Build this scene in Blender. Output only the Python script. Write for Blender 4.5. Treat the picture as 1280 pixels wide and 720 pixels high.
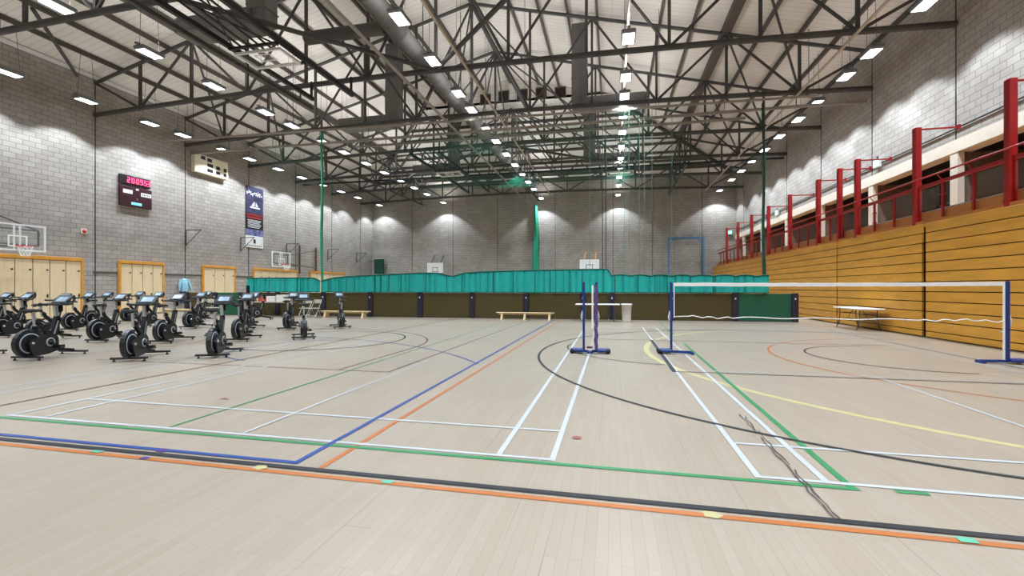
import bpy, math, random
from mathutils import Vector, Matrix
random.seed(7)
for o in list(bpy.data.objects): bpy.data.objects.remove(o)
scene = bpy.context.scene
col = scene.collection
PI = math.pi

# ------------------------------------------------------------------ camera, world, exposure
cd = bpy.data.cameras.new('camera'); cam = bpy.data.objects.new('camera', cd); col.objects.link(cam)
cam.location = (0, 0, 1.42); cam.rotation_euler = (PI/2, 0, math.radians(12.45))
cd.sensor_fit = 'HORIZONTAL'; cd.sensor_width = 36.0; cd.lens = 36.0*566/1280; cd.clip_start = .05; cd.clip_end = 300
scene.camera = cam
w = bpy.data.worlds.new('world'); scene.world = w; w.use_nodes = True
w.node_tree.nodes['Background'].inputs[0].default_value = (.5, .55, .6, 1)
w.node_tree.nodes['Background'].inputs[1].default_value = .02
vs = scene.view_settings
vs.view_transform = 'Standard'; vs.look = 'None'; vs.gamma = 1; vs.use_curve_mapping = False
vs.exposure = 0.0
LAMP_W = 1280.0          # watts of each high-bay lamp (downward cone)
FILL_W = 50.0              # watts of the fill light added over each lamp to brighten the ceiling
LAMP_COL = (.765, .885, 1.0)
LAMP_CONE = math.radians(112)

# ------------------------------------------------------------------ hall dimensions
XL, XR, YF, YB = -25.0, 10.9, -9.0, 44.0
HE, SL, XM = 11.9, .25, -7.05
HR = HE + SL*(XM-XL)
YG, SH = 31.5, .22         # gablet plane and hip slope
def roof(x, y):
    m = HE + SL*min(x-XL, XR-x)
    if y > YG: m = min(m, HE + SH*(YB-y))
    return m

# ------------------------------------------------------------------ colour helpers and materials
def lin(c):
    return tuple(((v/255)/12.92 if v/255 <= .04045 else ((v/255+.055)/1.055)**2.4) for v in c)
def mat(name, rgb, rough=.5, metal=0., noise=0., nscale=8., bump=0., emit=None, estr=0., spec=.5, stretch=None):
    m = bpy.data.materials.new(name); m.use_nodes = True
    nt = m.node_tree; b = nt.nodes['Principled BSDF']
    c = lin(rgb)
    b.inputs['Base Color'].default_value = (*c, 1); b.inputs['Roughness'].default_value = rough
    b.inputs['Metallic'].default_value = metal; b.inputs['Specular IOR Level'].default_value = spec
    if noise or bump:
        tc = nt.nodes.new('ShaderNodeTexCoord'); mp = nt.nodes.new('ShaderNodeMapping')
        if stretch: mp.inputs['Scale'].default_value = stretch
        n = nt.nodes.new('ShaderNodeTexNoise'); n.inputs['Scale'].default_value = nscale; n.inputs['Detail'].default_value = 5
        nt.links.new(tc.outputs['Object'], mp.inputs[0]); nt.links.new(mp.outputs[0], n.inputs['Vector'])
        if noise:
            r = nt.nodes.new('ShaderNodeValToRGB')
            r.color_ramp.elements[0].position = .3; r.color_ramp.elements[1].position = .7
            r.color_ramp.elements[0].color = (*[v*(1-noise) for v in c], 1)
            r.color_ramp.elements[1].color = (*[min(1, v*(1+noise)) for v in c], 1)
            nt.links.new(n.outputs['Fac'], r.inputs[0]); nt.links.new(r.outputs[0], b.inputs['Base Color'])
        if bump:
            bp = nt.nodes.new('ShaderNodeBump'); bp.inputs['Strength'].default_value = bump; bp.inputs['Distance'].default_value = .02
            nt.links.new(n.outputs['Fac'], bp.inputs['Height']); nt.links.new(bp.outputs[0], b.inputs['Normal'])
    if emit:
        b.inputs['Emission Color'].default_value = (*lin(emit), 1); b.inputs['Emission Strength'].default_value = estr
    return m
def dk(c):      # floor paints reflect about half of what their bright look under the lamps suggests
    f = lambda l: l*12.92*255 if l <= .0031308 else (1.055*l**(1/2.4)-.055)*255
    return tuple(f(v*.46) for v in lin(c))
def clear_mat(name, rgb, alpha, rough=.4, glossy=False):
    m = bpy.data.materials.new(name); m.use_nodes = True; nt = m.node_tree
    b = nt.nodes['Principled BSDF']; b.inputs['Base Color'].default_value = (*lin(rgb), 1); b.inputs['Roughness'].default_value = rough
    t = nt.nodes.new('ShaderNodeBsdfTransparent'); mx = nt.nodes.new('ShaderNodeMixShader')
    mx.inputs[0].default_value = alpha
    nt.links.new(t.outputs[0], mx.inputs[1]); nt.links.new(b.outputs[0], mx.inputs[2])
    nt.links.new(mx.outputs[0], nt.nodes['Material Output'].inputs[0])
    return m
def brick_mat(name, c1, c2, mortar, bw, bh, ms, rough=.9, bump=.3, noise=.25, offset=.5, nscale=1.2, smooth=.1, coat=0.):
    m = bpy.data.materials.new(name); m.use_nodes = True; nt = m.node_tree; L = nt.links
    b = nt.nodes['Principled BSDF']; b.inputs['Roughness'].default_value = rough
    uv = nt.nodes.new('ShaderNodeUVMap'); uv.uv_map = 'UVMap'
    br = nt.nodes.new('ShaderNodeTexBrick'); br.offset = offset
    br.inputs['Color1'].default_value = (*lin(c1), 1); br.inputs['Color2'].default_value = (*lin(c2), 1); br.inputs['Mortar'].default_value = (*lin(mortar), 1)
    br.inputs['Scale'].default_value = 1; br.inputs['Brick Width'].default_value = bw; br.inputs['Row Height'].default_value = bh
    br.inputs['Mortar Size'].default_value = ms; br.inputs['Mortar Smooth'].default_value = smooth; br.inputs['Bias'].default_value = 0
    L.new(uv.outputs[0], br.inputs['Vector'])
    n = nt.nodes.new('ShaderNodeTexNoise'); n.inputs['Scale'].default_value = nscale; n.inputs['Detail'].default_value = 6; n.inputs['Roughness'].default_value = .65
    L.new(uv.outputs[0], n.inputs['Vector'])
    mr = nt.nodes.new('ShaderNodeMapRange'); mr.inputs[1].default_value = .3; mr.inputs[2].default_value = .7
    mr.inputs[3].default_value = 1-noise; mr.inputs[4].default_value = 1+noise*.4
    L.new(n.outputs['Fac'], mr.inputs[0])
    mx = nt.nodes.new('ShaderNodeMix'); mx.data_type = 'RGBA'; mx.blend_type = 'MULTIPLY'; mx.inputs[0].default_value = 1
    L.new(br.outputs['Color'], mx.inputs[6]); L.new(mr.outputs[0], mx.inputs[7])
    L.new(mx.outputs[2], b.inputs['Base Color'])
    if bump:
        bp = nt.nodes.new('ShaderNodeBump'); bp.inputs['Strength'].default_value = bump; bp.inputs['Distance'].default_value = .01; bp.invert = True
        L.new(br.outputs['Fac'], bp.inputs['Height']); L.new(bp.outputs[0], b.inputs['Normal'])
    return m

M = {}
M['block'] = brick_mat('blockwork', (170,161,153), (157,148,140), (122,112,103), .45, .225, .011, noise=.16, nscale=.9)
M['floorwood'] = brick_mat('maple_strip_floor', (146,133,118), (142,128,112), (118,104,88), .85, .062, .0009, rough=.34, bump=.0, noise=.08, offset=.37, nscale=.5)
M['roofpanel'] = brick_mat('roof_liner', (222,215,206), (218,211,202), (190,181,172), 40, .30, .012, rough=.7, bump=.25, noise=.06)
M['steel'] = mat('painted_grey_steel', (72,69,67), .6, .1, noise=.15, nscale=3)
M['steel_brown'] = mat('purlin_steel', (84,76,69), .7, 0, noise=.15, nscale=2)
M['duct'] = mat('galvanised_duct', (112,109,105), .5, .1, noise=.12, nscale=4)
M['ductround'] = mat('round_duct_metal', (86,82,78), .85, 0, noise=.12, nscale=3)
M['beige'] = mat('beige_trunking', (186,170,150), .5, noise=.06)
M['paletrack'] = mat('pale_track', (150,140,130), .5, .2, noise=.08)
M['black'] = mat('black_powder_coat', (16,16,18), .45, noise=.2, nscale=6)
M['rubber'] = mat('black_rubber', (14,14,15), .8, noise=.2)
M['shroud'] = mat('black_plastic_shroud', (24,23,24), .38, noise=.15, nscale=5)
M['silver'] = mat('brushed_silver', (190,190,190), .3, .7, noise=.05)
M['greyring'] = mat('grey_ring', (150,152,156), .4, .3, noise=.05)
M['flywheel'] = mat('flywheel_metal', (34,38,46), .3, .6, noise=.2, nscale=5)
M['white'] = mat('white_paint', (228,226,222), .5, noise=.04)
M['whiteline'] = mat('white_court_paint', dk((226,228,228)), .45, noise=.05, nscale=2)
M['blueline'] = mat('blue_court_paint', dk((24,78,165)), .45, noise=.1, nscale=2)
M['greenline'] = mat('green_court_paint', dk((52,158,92)), .45, noise=.08, nscale=2)
M['orangeline'] = mat('orange_court_paint', dk((220,126,52)), .45, noise=.08, nscale=2)
M['blackline'] = mat('black_court_paint', dk((16,16,24)), .6, noise=.15, nscale=2)
M['maroonline'] = mat('maroon_court_paint', dk((110,70,76)), .45, noise=.1, nscale=2)
M['yellowline'] = mat('yellow_court_paint', dk((228,213,152)), .45, noise=.06, nscale=2)
M['purpletape'] = mat('purple_tape', dk((84,62,160)), .5, noise=.1)
M['minttape'] = mat('mint_tape', dk((110,214,176)), .5, noise=.1)
M['redtape'] = mat('red_tape', dk((196,96,84)), .5, noise=.1)
M['scuff'] = mat('scuff_rubber', dk((70,62,62)), .6, noise=.3, nscale=20)
M['red'] = mat('red_gloss_paint', (150,9,12), .4, noise=.08, nscale=4)
M['redarm'] = mat('red_rail_paint', (150,18,22), .4, noise=.08, nscale=4)
M['bleacher'] = mat('orange_bleacher_ply', (208,148,52), .45, noise=.13, nscale=2.2, stretch=(3,.5,3))
M['edgewood'] = mat('hardwood_edging', (206,142,52), .45, noise=.12, nscale=3)
M['upstand'] = mat('upstand_plywood', (176,118,64), .5, noise=.12, nscale=2, stretch=(3,.5,3))
M['cupboard'] = mat('birch_ply_door', (214,190,152), .5, noise=.06, nscale=2.5, stretch=(4,4,.5))
M['darkgap'] = mat('dark_gap', (36,14,12), .8, noise=.1)
M['cream'] = mat('cream_render', (226,214,196), .7, noise=.04)
M['creamboard'] = mat('cream_board', (226,214,184), .85, noise=.04)
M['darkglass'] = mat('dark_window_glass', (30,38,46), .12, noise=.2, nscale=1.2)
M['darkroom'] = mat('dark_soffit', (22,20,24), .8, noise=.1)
M['teal'] = mat('teal_curtain_cloth', (14,160,150), .75, noise=.08, nscale=6)
M['hemfold'] = mat('dark_green_hem_fold_shade', (16,84,70), .8, noise=.1)  # hem colour, also used for the painted fold shade on the curtain
M['olive'] = mat('olive_divider_vinyl', (72,60,18), .7, noise=.06, nscale=2)
M['dgreen'] = mat('green_divider_vinyl', (14,86,58), .7, noise=.06, nscale=2)
M['navypost'] = mat('navy_padded_post', (28,23,42), .6, noise=.1)
M['netgreen'] = clear_mat('green_netting', (20,130,100), .14)
M['netlight'] = clear_mat('open_green_netting', (30,120,95), .035)
M['bunch'] = mat('bunched_green_net', (30,150,112), .8, noise=.25, nscale=12, stretch=(6,6,.5))
M['bunchdark'] = mat('bunched_dark_green_net', (20,62,46), .8, noise=.25, nscale=12, stretch=(6,6,.5))
M['rope'] = mat('green_rope', (86,128,112), .8, noise=.1)
M['ropedark'] = mat('dark_rope', (46,44,46), .8, noise=.1)
M['badnet'] = clear_mat('badminton_net_mesh', (60,40,40), .05)
M['postblue'] = mat('blue_steel_post', (20,48,112), .4, noise=.08)
M['frameblue'] = mat('pale_blue_steel', (84,122,160), .5, noise=.08)
M['backglass'] = clear_mat('backboard_glass', (200,208,212), .06, .1)
M['orangered'] = mat('red_hoop', (206,52,34), .4, noise=.05)
M['clocked'] = mat('led_pink', (255,80,130), .5, noise=.02, emit=(255,95,150), estr=1.8)
M['clockcase'] = mat('clock_case_dark', (34,5,18), .5, noise=.08)
M['maroon'] = mat('maroon_board_face', (54,10,22), .5, noise=.08)
M['cyanled'] = mat('cyan_display', (120,210,220), .4, noise=.03, emit=(130,215,225), estr=.6)
M['exit'] = mat('exit_sign_face', (170,235,220), .4, noise=.03, emit=(150,240,220), estr=2.0)
M['diff'] = mat('lamp_diffuser', (245,248,255), .4, noise=.01, emit=(232,243,255), estr=9.)
M['housing'] = mat('lamp_housing', (120,122,126), .5, .3, noise=.08)
M['jacket'] = mat('light_blue_cloth', (140,186,202), .8, noise=.12)
M['jeans'] = mat('dark_blue_denim', (20,54,98), .85, noise=.15)
M['chairgrey'] = mat('chair_beige_grey', (176,168,152), .5, noise=.06)
M['bench'] = mat('pale_bench_wood', (222,196,150), .5, noise=.08, nscale=3)
M['brownsteel'] = mat('brown_steel_post', (104,70,50), .6, noise=.1)
M['navyboard'] = mat('banner_navy', (46,46,74), .6, noise=.75, nscale=2.2)
M['bannerred'] = mat('banner_red', (150,30,34), .6, noise=.1)
M['bannerlilac'] = mat('banner_lilac', (104,106,150), .6, noise=.6, nscale=3)
M['vent'] = mat('dark_vent', (46,30,26), .8, noise=.2)
M['brownwall'] = mat('brown_block_return', (112,92,78), .9, noise=.15)

def add_seams(m):
    nt = m.node_tree; L = nt.links; b = nt.nodes['Principled BSDF']
    src = b.inputs['Base Color'].links[0].from_socket
    uv = [n for n in nt.nodes if n.type == 'UVMAP'][0]
    br = nt.nodes.new('ShaderNodeTexBrick'); br.offset = .43
    for k_, v_ in (('Color1',1),('Color2',1),('Mortar',0)): br.inputs[k_].default_value = (v_,v_,v_,1)
    br.inputs['Scale'].default_value = 1; br.inputs['Brick Width'].default_value = 2.6; br.inputs['Row Height'].default_value = .225; br.inputs['Mortar Size'].default_value = .0022; br.inputs['Mortar Smooth'].default_value = .3
    L.new(uv.outputs[0], br.inputs['Vector'])
    mp = nt.nodes.new('ShaderNodeMapping'); mp.inputs['Scale'].default_value = (.35, 2.6, 1); L.new(uv.outputs[0], mp.inputs[0])
    n = nt.nodes.new('ShaderNodeTexNoise'); n.inputs['Scale'].default_value = 1.6; n.inputs['Detail'].default_value = 2; L.new(mp.outputs[0], n.inputs['Vector'])
    mr = nt.nodes.new('ShaderNodeMapRange'); mr.inputs[1].default_value = .5; mr.inputs[2].default_value = .62; mr.inputs[3].default_value = 0; mr.inputs[4].default_value = .6
    L.new(n.outputs['Fac'], mr.inputs[0])
    mul = nt.nodes.new('ShaderNodeMath'); mul.operation = 'MULTIPLY'; L.new(br.outputs['Fac'], mul.inputs[0]); L.new(mr.outputs[0], mul.inputs[1])
    mx = nt.nodes.new('ShaderNodeMix'); mx.data_type = 'RGBA'; mx.inputs[7].default_value = (.05,.04,.03,1)
    L.new(mul.outputs[0], mx.inputs[0]); L.new(src, mx.inputs[6]); L.new(mx.outputs[2], b.inputs['Base Color'])
add_seams(M['floorwood'])

# ------------------------------------------------------------------ mesh builder
class MB:
    def __init__(s): s.v = []; s.f = []; s.sm = []
    def add(s, vs, fs, smooth=False):
        n = len(s.v); s.v += [tuple(v) for v in vs]; s.f += [tuple(i+n for i in f) for f in fs]; s.sm += [smooth]*len(fs); return s
    def box(s, x0, x1, y0, y1, z0, z1):
        return s.add([(x0,y0,z0),(x1,y0,z0),(x1,y1,z0),(x0,y1,z0),(x0,y0,z1),(x1,y0,z1),(x1,y1,z1),(x0,y1,z1)],
              [(0,3,2,1),(4,5,6,7),(0,1,5,4),(1,2,6,5),(2,3,7,6),(3,0,4,7)])
    def cbox(s, cx, cy, cz, sx, sy, sz): return s.box(cx-sx/2,cx+sx/2,cy-sy/2,cy+sy/2,cz-sz/2,cz+sz/2)
    def bev(s, x0, x1, y0, y1, z0, z1, b):   # box with bevelled vertical and top edges
        pts = [(x0+b,y0),(x1-b,y0),(x1,y0+b),(x1,y1-b),(x1-b,y1),(x0+b,y1),(x0,y1-b),(x0,y0+b)]
        cx, cy = (x0+x1)/2, (y0+y1)/2
        def ring(z, ins):
            return [(x+(cx-x)/max(abs(cx-x),1e-6)*ins, y+(cy-y)/max(abs(cy-y),1e-6)*ins, z) for x, y in pts]
        r = ring(z0+b, 0)+ring(z1-b, 0); lo = ring(z0, b*.7); hi = ring(z1, b*.7)
        v = lo+r+hi; f = [tuple(range(7,-1,-1)), tuple(range(24,32))]
        for k in range(3):
            for i in range(8): j=(i+1)%8; f.append((k*8+i,k*8+j,k*8+8+j,k*8+8+i))
        return s.add(v, f)
    def frame(s, p, q):
        d = (Vector(q)-Vector(p)); L = d.length; d.normalize()
        up = Vector((0,0,1)) if abs(d.z) < .95 else Vector((0,1,0))
        a = d.cross(up).normalized(); b = a.cross(d).normalized()
        return d, a, b
    def bar(s, p, q, w, h):
        p, q = Vector(p), Vector(q); d, a, b = s.frame(p, q); vs = []
        for c in (p, q):
            for i, j in ((-1,-1),(1,-1),(1,1),(-1,1)): vs.append(c+a*(i*w/2)+b*(j*h/2))
        return s.add(vs, [(0,1,2,3),(7,6,5,4),(0,4,5,1),(1,5,6,2),(2,6,7,3),(3,7,4,0)])
    def tube(s, pts, r, n=8, closed=False):
        pts = [Vector(p) for p in pts]; m = len(pts); rs = r if isinstance(r, (list, tuple)) else [r]*m
        vs = []; a = None
        for i, p in enumerate(pts):
            if closed: d = pts[(i+1)%m]-pts[i-1]
            else: d = pts[min(i+1,m-1)]-pts[max(i-1,0)]
            d.normalize()
            if a is None:
                up = Vector((0,0,1)) if abs(d.z) < .95 else Vector((0,1,0)); a = d.cross(up).normalized()
            else: a = (a-d*a.dot(d)).normalized()
            b = d.cross(a)
            for k in range(n):
                t = 2*PI*k/n; vs.append(p+(a*math.cos(t)+b*math.sin(t))*rs[i])
        fs = []
        for i in range(m if closed else m-1):
            for k in range(n):
                i2 = (i+1)%m; fs.append((i*n+k, i*n+(k+1)%n, i2*n+(k+1)%n, i2*n+k))
        s.add(vs, fs, True)
        if not closed: s.add(vs[:n], [tuple(range(n-1,-1,-1))]); s.add(vs[-n:], [tuple(range(n))])
        return s
    def lathe(s, prof, c, axis='z', n=24):    # prof = [(r, h)...]
        vs = []
        for r, h in prof:
            for k in range(n):
                t = 2*PI*k/n; x, y = r*math.cos(t), r*math.sin(t)
                if axis == 'z': vs.append((c[0]+x, c[1]+y, c[2]+h))
                elif axis == 'x': vs.append((c[0]+h, c[1]+x, c[2]+y))
                else: vs.append((c[0]+x, c[1]+h, c[2]+y))
        fs = []
        for i in range(len(prof)-1):
            for k in range(n): fs.append((i*n+k, i*n+(k+1)%n, (i+1)*n+(k+1)%n, (i+1)*n+k))
        return s.add(vs, fs, True)
    def prism(s, poly, x0, x1):               # poly in (y,z) extruded along x
        n = len(poly); vs = [(x0,y,z) for y,z in poly]+[(x1,y,z) for y,z in poly]
        fs = [tuple(range(n)), tuple(range(2*n-1,n-1,-1))]
        for i in range(n): j=(i+1)%n; fs.append((i,i+n,j+n,j))
        return s.add(vs, fs)
    def build(s, name, m, parent=None, loc=None):
        me = bpy.data.meshes.new(name); me.from_pydata(s.v, [], s.f); me.update()
        me.polygons.foreach_set('use_smooth', s.sm)
        me.materials.append(M[m] if isinstance(m, str) else m)
        o = bpy.data.objects.new(name, me); col.objects.link(o)
        if parent: o.parent = parent
        if loc: o.location = loc
        return o
def tag(o, label=None, cat=None, group=None, kind=None):
    if label: o['label'] = label
    if cat: o['category'] = cat
    if group: o['group'] = group
    if kind: o['kind'] = kind
    return o
def thing(name, label, cat, loc=(0,0,0), rz=0, group=None):
    o = bpy.data.objects.new(name, None); col.objects.link(o); o.empty_display_size = .1
    o.location = loc; o.rotation_euler = (0,0,rz); return tag(o, label, cat, group)
def struct(o, label=None): o['kind'] = 'structure'; o.get('label') or (label and tag(o, label)); return o
def copy_tree(o, parent=None):
    c = o.copy(); col.objects.link(c)
    if parent: c.parent = parent
    for ch in KIDS[o.name]: copy_tree(ch, c)
    return c
KIDS = {}
def index_kids(root):
    def rec(o):
        KIDS[o.name] = [x for x in bpy.data.objects if x.parent == o]
        for k in KIDS[o.name]: rec(k)
    rec(root)
def uvsheet(name, verts, faces, uvs, m, parent=None):
    me = bpy.data.meshes.new(name); me.from_pydata(verts, [], faces); uvl = me.uv_layers.new(name='UVMap')
    for p in me.polygons:
        for li, vi in zip(p.loop_indices, p.vertices): uvl.data[li].uv = uvs[vi]
    me.materials.append(M[m]); me.update()
    o = bpy.data.objects.new(name, me); col.objects.link(o)
    if parent: o.parent = parent
    return o
def wallslab(name, poly, axis, at, thick, m):
    """poly in (u,z); axis 'x': plane at x=at extends in y; slab grows by thick away from hall"""
    n = len(poly); vs = []; uv = []
    for k in (0, 1):
        for u, z in poly:
            vs.append((at+thick*k, u, z) if axis == 'x' else (u, at+thick*k, z)); uv.append((u, z))
    fs = [tuple(range(n)), tuple(range(2*n-1, n-1, -1))]+[(i, i+n, (i+1)%n+n, (i+1)%n) for i in range(n)]
    return uvsheet(name, vs, fs, uv, m)

# projection of the photo's camera, used only to number lamps that are in view
TH = math.radians(12.45)
def proj(x, y, z):
    d = y*math.cos(TH)-x*math.sin(TH)
    if d <= .1: return None
    return 640+566*(x*math.cos(TH)+y*math.sin(TH))/d, 360-566*(z-1.42)/d
def inview(x, y, z):
    p = proj(x, y, z); return p is not None and 0 <= p[0] < 1280 and 0 <= p[1] < 720
ORD = ['nearest','second nearest','third nearest','fourth nearest','fifth nearest','sixth nearest','seventh nearest','eighth nearest','ninth nearest','tenth nearest','eleventh nearest','twelfth nearest','thirteenth nearest','fourteenth nearest','fifteenth nearest','sixteenth nearest','seventeenth nearest']
NTH = ['first','second','third','fourth','fifth','sixth','seventh','eighth','ninth','tenth','eleventh','twelfth','thirteenth']

# ------------------------------------------------------------------ SETTING
# floor: one slab with planks running down the hall
fl = uvsheet('floor', [(XL-.3,YF-.3,0),(13.3,YF-.3,0),(13.3,YB+.3,0),(XL-.3,YB+.3,0),(XL-.3,YF-.3,-.2),(13.3,YF-.3,-.2),(13.3,YB+.3,-.2),(XL-.3,YB+.3,-.2)],
    [(0,1,2,3),(7,6,5,4),(0,4,5,1),(1,5,6,2),(2,6,7,3),(3,7,4,0)], [(YF,XL),(YF,XR),(YB,XR),(YB,XL)]*2, 'floorwood')
struct(fl, 'pale maple strip sports hall floor')
struct(wallslab('wall_left', [(YF,0),(YB,0),(YB,HE),(YF,HE)], 'x', XL, -.3, 'block'), 'grey blockwork wall left of the hall')
struct(wallslab('wall_back', [(XL,0),(13.3,0),(13.3,HE),(XL,HE)], 'y', YB, .3, 'block'), 'grey blockwork end wall')
struct(wallslab('wall_right', [(YF,6.2),(YB,6.2),(YB,HE),(YF,HE)], 'x', XR, .3, 'block'), 'bright blockwork wall above the balcony')
struct(wallslab('wall_right_lower', [(YF,0),(YB,0),(YB,3.25),(YF,3.25)], 'x', XR, .3, 'block'))
struct(wallslab('wall_front', [(XL,0),(13.3,0),(13.3,HE),(XR,HE),(XM,HR),(XL,HE)], 'y', YF, -.3, 'block'))
bpy.data.objects['wall_right_lower'].name = 'wall_balcony'
# ceiling: gabled roof lining with a hipped far end and its small gable
GX0, GX1 = XL+(SH*(YB-YG))/SL, XR-(SH*(YB-YG))/SL; HG = HE+SH*(YB-YG)
rv = [(XL,YF,HE),(XL,YB,HE),(GX0,YG,HG),(XM,YG,HR),(XM,YF,HR),(XR,YF,HE),(XR,YB,HE),(GX1,YG,HG)]
ruv = []
verts = []; faces = []; uvs = []
def rface(ids, f):
    n = len(verts)
    for i in ids: verts.append(rv[i]); uvs.append(f(rv[i]))
    for i in ids: x,y,z = rv[i]; verts.append((x,y,z+.18)); uvs.append(f(rv[i]))
    k = len(ids); faces.append(tuple(range(n,n+k))); faces.append(tuple(range(n+2*k-1,n+k-1,-1)))
    for i in range(k): j=(i+1)%k; faces.append((n+i,n+k+i,n+k+j,n+j))
rface([0,1,2,3,4], lambda p:(p[0],p[1])); rface([4,3,7,6,5], lambda p:(p[0],p[1])); rface([1,6,7,2], lambda p:(p[1],p[0]))
n = len(verts); 
for x,y,z in ((GX0,YG,HG),(GX1,YG,HG),(XM,YG,HR)):
    verts.append((x,y,z)); uvs.append((x,z))
faces.append((n,n+1,n+2))
struct(uvsheet('ceiling', verts, faces, uvs, 'roofpanel'), 'beige profiled roof lining with hipped end')
# eaves trims
k = 1
def trim(mb, m, label):
    global k
    o = mb.build('trim_%d' % k, m); k += 1; return struct(o, label)
trim(MB().box(XL+.002,XL+.14,YF,YB,HE-.16,HE-.02), 'white', 'white eaves trim along the left wall')
trim(MB().box(XR-.12,XR-.002,YF,YB,HE-.2,HE-.05), 'steel', 'dark eaves member above the right wall')
trim(MB().box(XL+.15,XR-.13,YB-.12,YB-.002,HE-.16,HE-.03), 'steel', 'dark eaves member above the end wall')
# movement joints in the blockwork
for y in (7.75,12.6,17.45,22.3,27.15,32,36.85,41.7):
    trim(MB().box(XL+.001,XL+.012,y-.02,y+.02,.01,HE-.2), 'black', 'dark vertical joint in the left wall')
    trim(MB().box(XR-.012,XR-.001,y-.02,y+.02,6.22,HE-.25), 'black', 'dark vertical joint in the right wall')
for x in (-20.4,-15.9,-11.2,-5.4,.1,3.7,8.0):
    trim(MB().box(x-.02,x+.02,YB-.012,YB-.001,.01,HE-.2), 'black', 'dark vertical joint in the end wall')
trim(MB().box(XL+.001,XL+.03,17.35,43.9,2.15,2.24), 'steel_brown', 'dark rail along the left wall')
# balcony beam, columns, slab, back
trim(MB().box(10.82,11.3,YF,YB-.01,5.8,6.2), 'cream', 'cream beam above the balcony openings')
trim(MB().box(9.2,14.0,YF,YB-.01,3.26,3.45), 'upstand', 'balcony floor slab')
trim(MB().box(9.36,9.44,YF,YB-.01,3.452,3.72), 'upstand', 'plywood upstand at the balcony edge')
trim(MB().box(9.38,9.42,YF,YB-.01,3.722,3.76), 'silver', 'metal channel on the balcony upstand')
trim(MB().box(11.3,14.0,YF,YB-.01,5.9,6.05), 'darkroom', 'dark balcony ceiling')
for i, y in enumerate((-6.8,-1.95,2.9,7.75,12.6,17.45,22.3,27.15,32,36.85,41.7)):
    trim(MB().box(10.84,11.02,y-.17,y+.17,3.452,5.798), 'cream', 'cream column between balcony openings')
    trim(MB().box(11.021,13.2,y-.08,y+.08,3.452,5.79), 'brownwall', 'block return behind a balcony column')
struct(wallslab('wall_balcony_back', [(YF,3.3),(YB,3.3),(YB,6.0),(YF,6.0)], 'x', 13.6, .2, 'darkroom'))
wn = 1
for y in (-6.8,-1.95,2.9,7.75,12.6,17.45,22.3,27.15,32,36.85):
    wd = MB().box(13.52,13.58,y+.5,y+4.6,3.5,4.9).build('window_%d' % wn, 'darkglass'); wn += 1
    struct(wd, 'dark glazing at the back of the balcony')
    fr = MB()
    for yy in (y+.5, y+1.85, y+3.2, y+4.6): fr.box(13.46,13.519,yy-.03,yy+.03,3.5,4.9)
    fr.box(13.46,13.519,y+.5,y+4.6,4.86,4.94); fr.build('window_frame', 'steel', wd)

# ------------------------------------------------------------------ floor markings (painted on the floor)
Z0 = .0012
lay = {'whiteline':4,'greenline':3,'blueline':5,'blackline':6,'orangeline':2,'maroonline':1,'yellowline':0,'purpletape':7,'minttape':8,'redtape':9,'scuff':10}
marks = {}; CNT = [0]
def mk(m): return marks.setdefault(m, MB())
def ln(m, x0, y0, x1, y1, w=.05):
    CNT[0] += 1; z = Z0+lay[m]*.0008+(CNT[0]%37)*.00002; d = Vector((x1-x0, y1-y0)); d.normalize(); nx, ny = -d.y*w/2, d.x*w/2
    mk(m).add([(x0-nx,y0-ny,z),(x1-nx,y1-ny,z),(x1+nx,y1+ny,z),(x0+nx,y0+ny,z)], [(0,1,2,3)])
def arc(m, cx, cy, r, a0, a1, w=.05, n=48, xmax=8.6):
    pr = None
    for i in range(n+1):
        t = math.radians(a0+(a1-a0)*i/n); p = (cx+r*math.cos(t), cy+r*math.sin(t))
        if pr and p[0] < xmax and pr[0] < xmax: ln(m, *pr, *p, w)
        pr = p
def court(x0, x1, y0, yn):
    y1 = 2*yn-y0; xc = (x0+x1)/2
    for x in (x0+.02, x0+.48, x1-.48, x1-.02): ln('whiteline', x, y0, x, y1)
    for y in (y0+.02, y0+.78, y1-.78, y1-.02): ln('whiteline', x0, y, x1, y, .045)
    for y in (yn-1.98, yn+1.98): ln('whiteline', x0+.4, y, x1-.4, y, .035)
    ln('whiteline', xc, y0, xc, yn-1.98, .04); ln('whiteline', xc, yn+1.98, xc, y1, .04)
for x0, x1 in ((-21.7,-15.6), (-14.1,-8.0), (-6.57,-.46), (1.05,7.17)):
    court(x0, x1, 3.70, 10.28)
ln('greenline', -22.5, 3.64, 1.70, 3.64, .055); ln('greenline', 1.66, 3.62, 1.80, 12.3, .055); ln('greenline', 1.85, 14.5, 1.9, 19.5, .04)
ln('greenline', 1.93, 3.66, 2.13, 3.66, .05); ln('greenline', -4.4, 3.72, -4.4, 18, .035)
ln('blueline', -22.5, 3.21, -2.48, 3.21, .05); ln('blueline', -2.5, 3.19, -2.5, 19.8, .05)
ln('blackline', -22.5, 3.115, 8.7, 3.115, .06); ln('orangeline', -22.5, 3.02, 8.7, 3.02, .055)
ln('orangeline', -2.24, 3.15, -2.2, 19.8, .05)
ln('blackline', -7.2, 3.15, -7.05, 20, .03); ln('orangeline', -10.2, 3.15, -10.2, 14, .02)
ln('maroonline', -3.68, 7.0, -3.55, 20, .045); ln('maroonline', -10, 7.0, -3.66, 7.0, .04)
ln('maroonline', -4.62, 7.0, -4.6, 10, .045); arc('maroonline', -8.6, 10, 4.0, 0, 120, .05)
arc('blackline', -7.9, 11.1, 2.3, -120, 130, .05)
arc('blueline', -9.2, 3.2, 8.35, 36, 90, .04)
arc('blueline', -6.7, 9.3, 1.8, 100, 260, .035); arc('maroonline', -12.3, 9.2, 1.8, -90, 90, .035); arc('maroonline', -11.6, 13.7, 1.8, -90, 90, .03)
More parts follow.
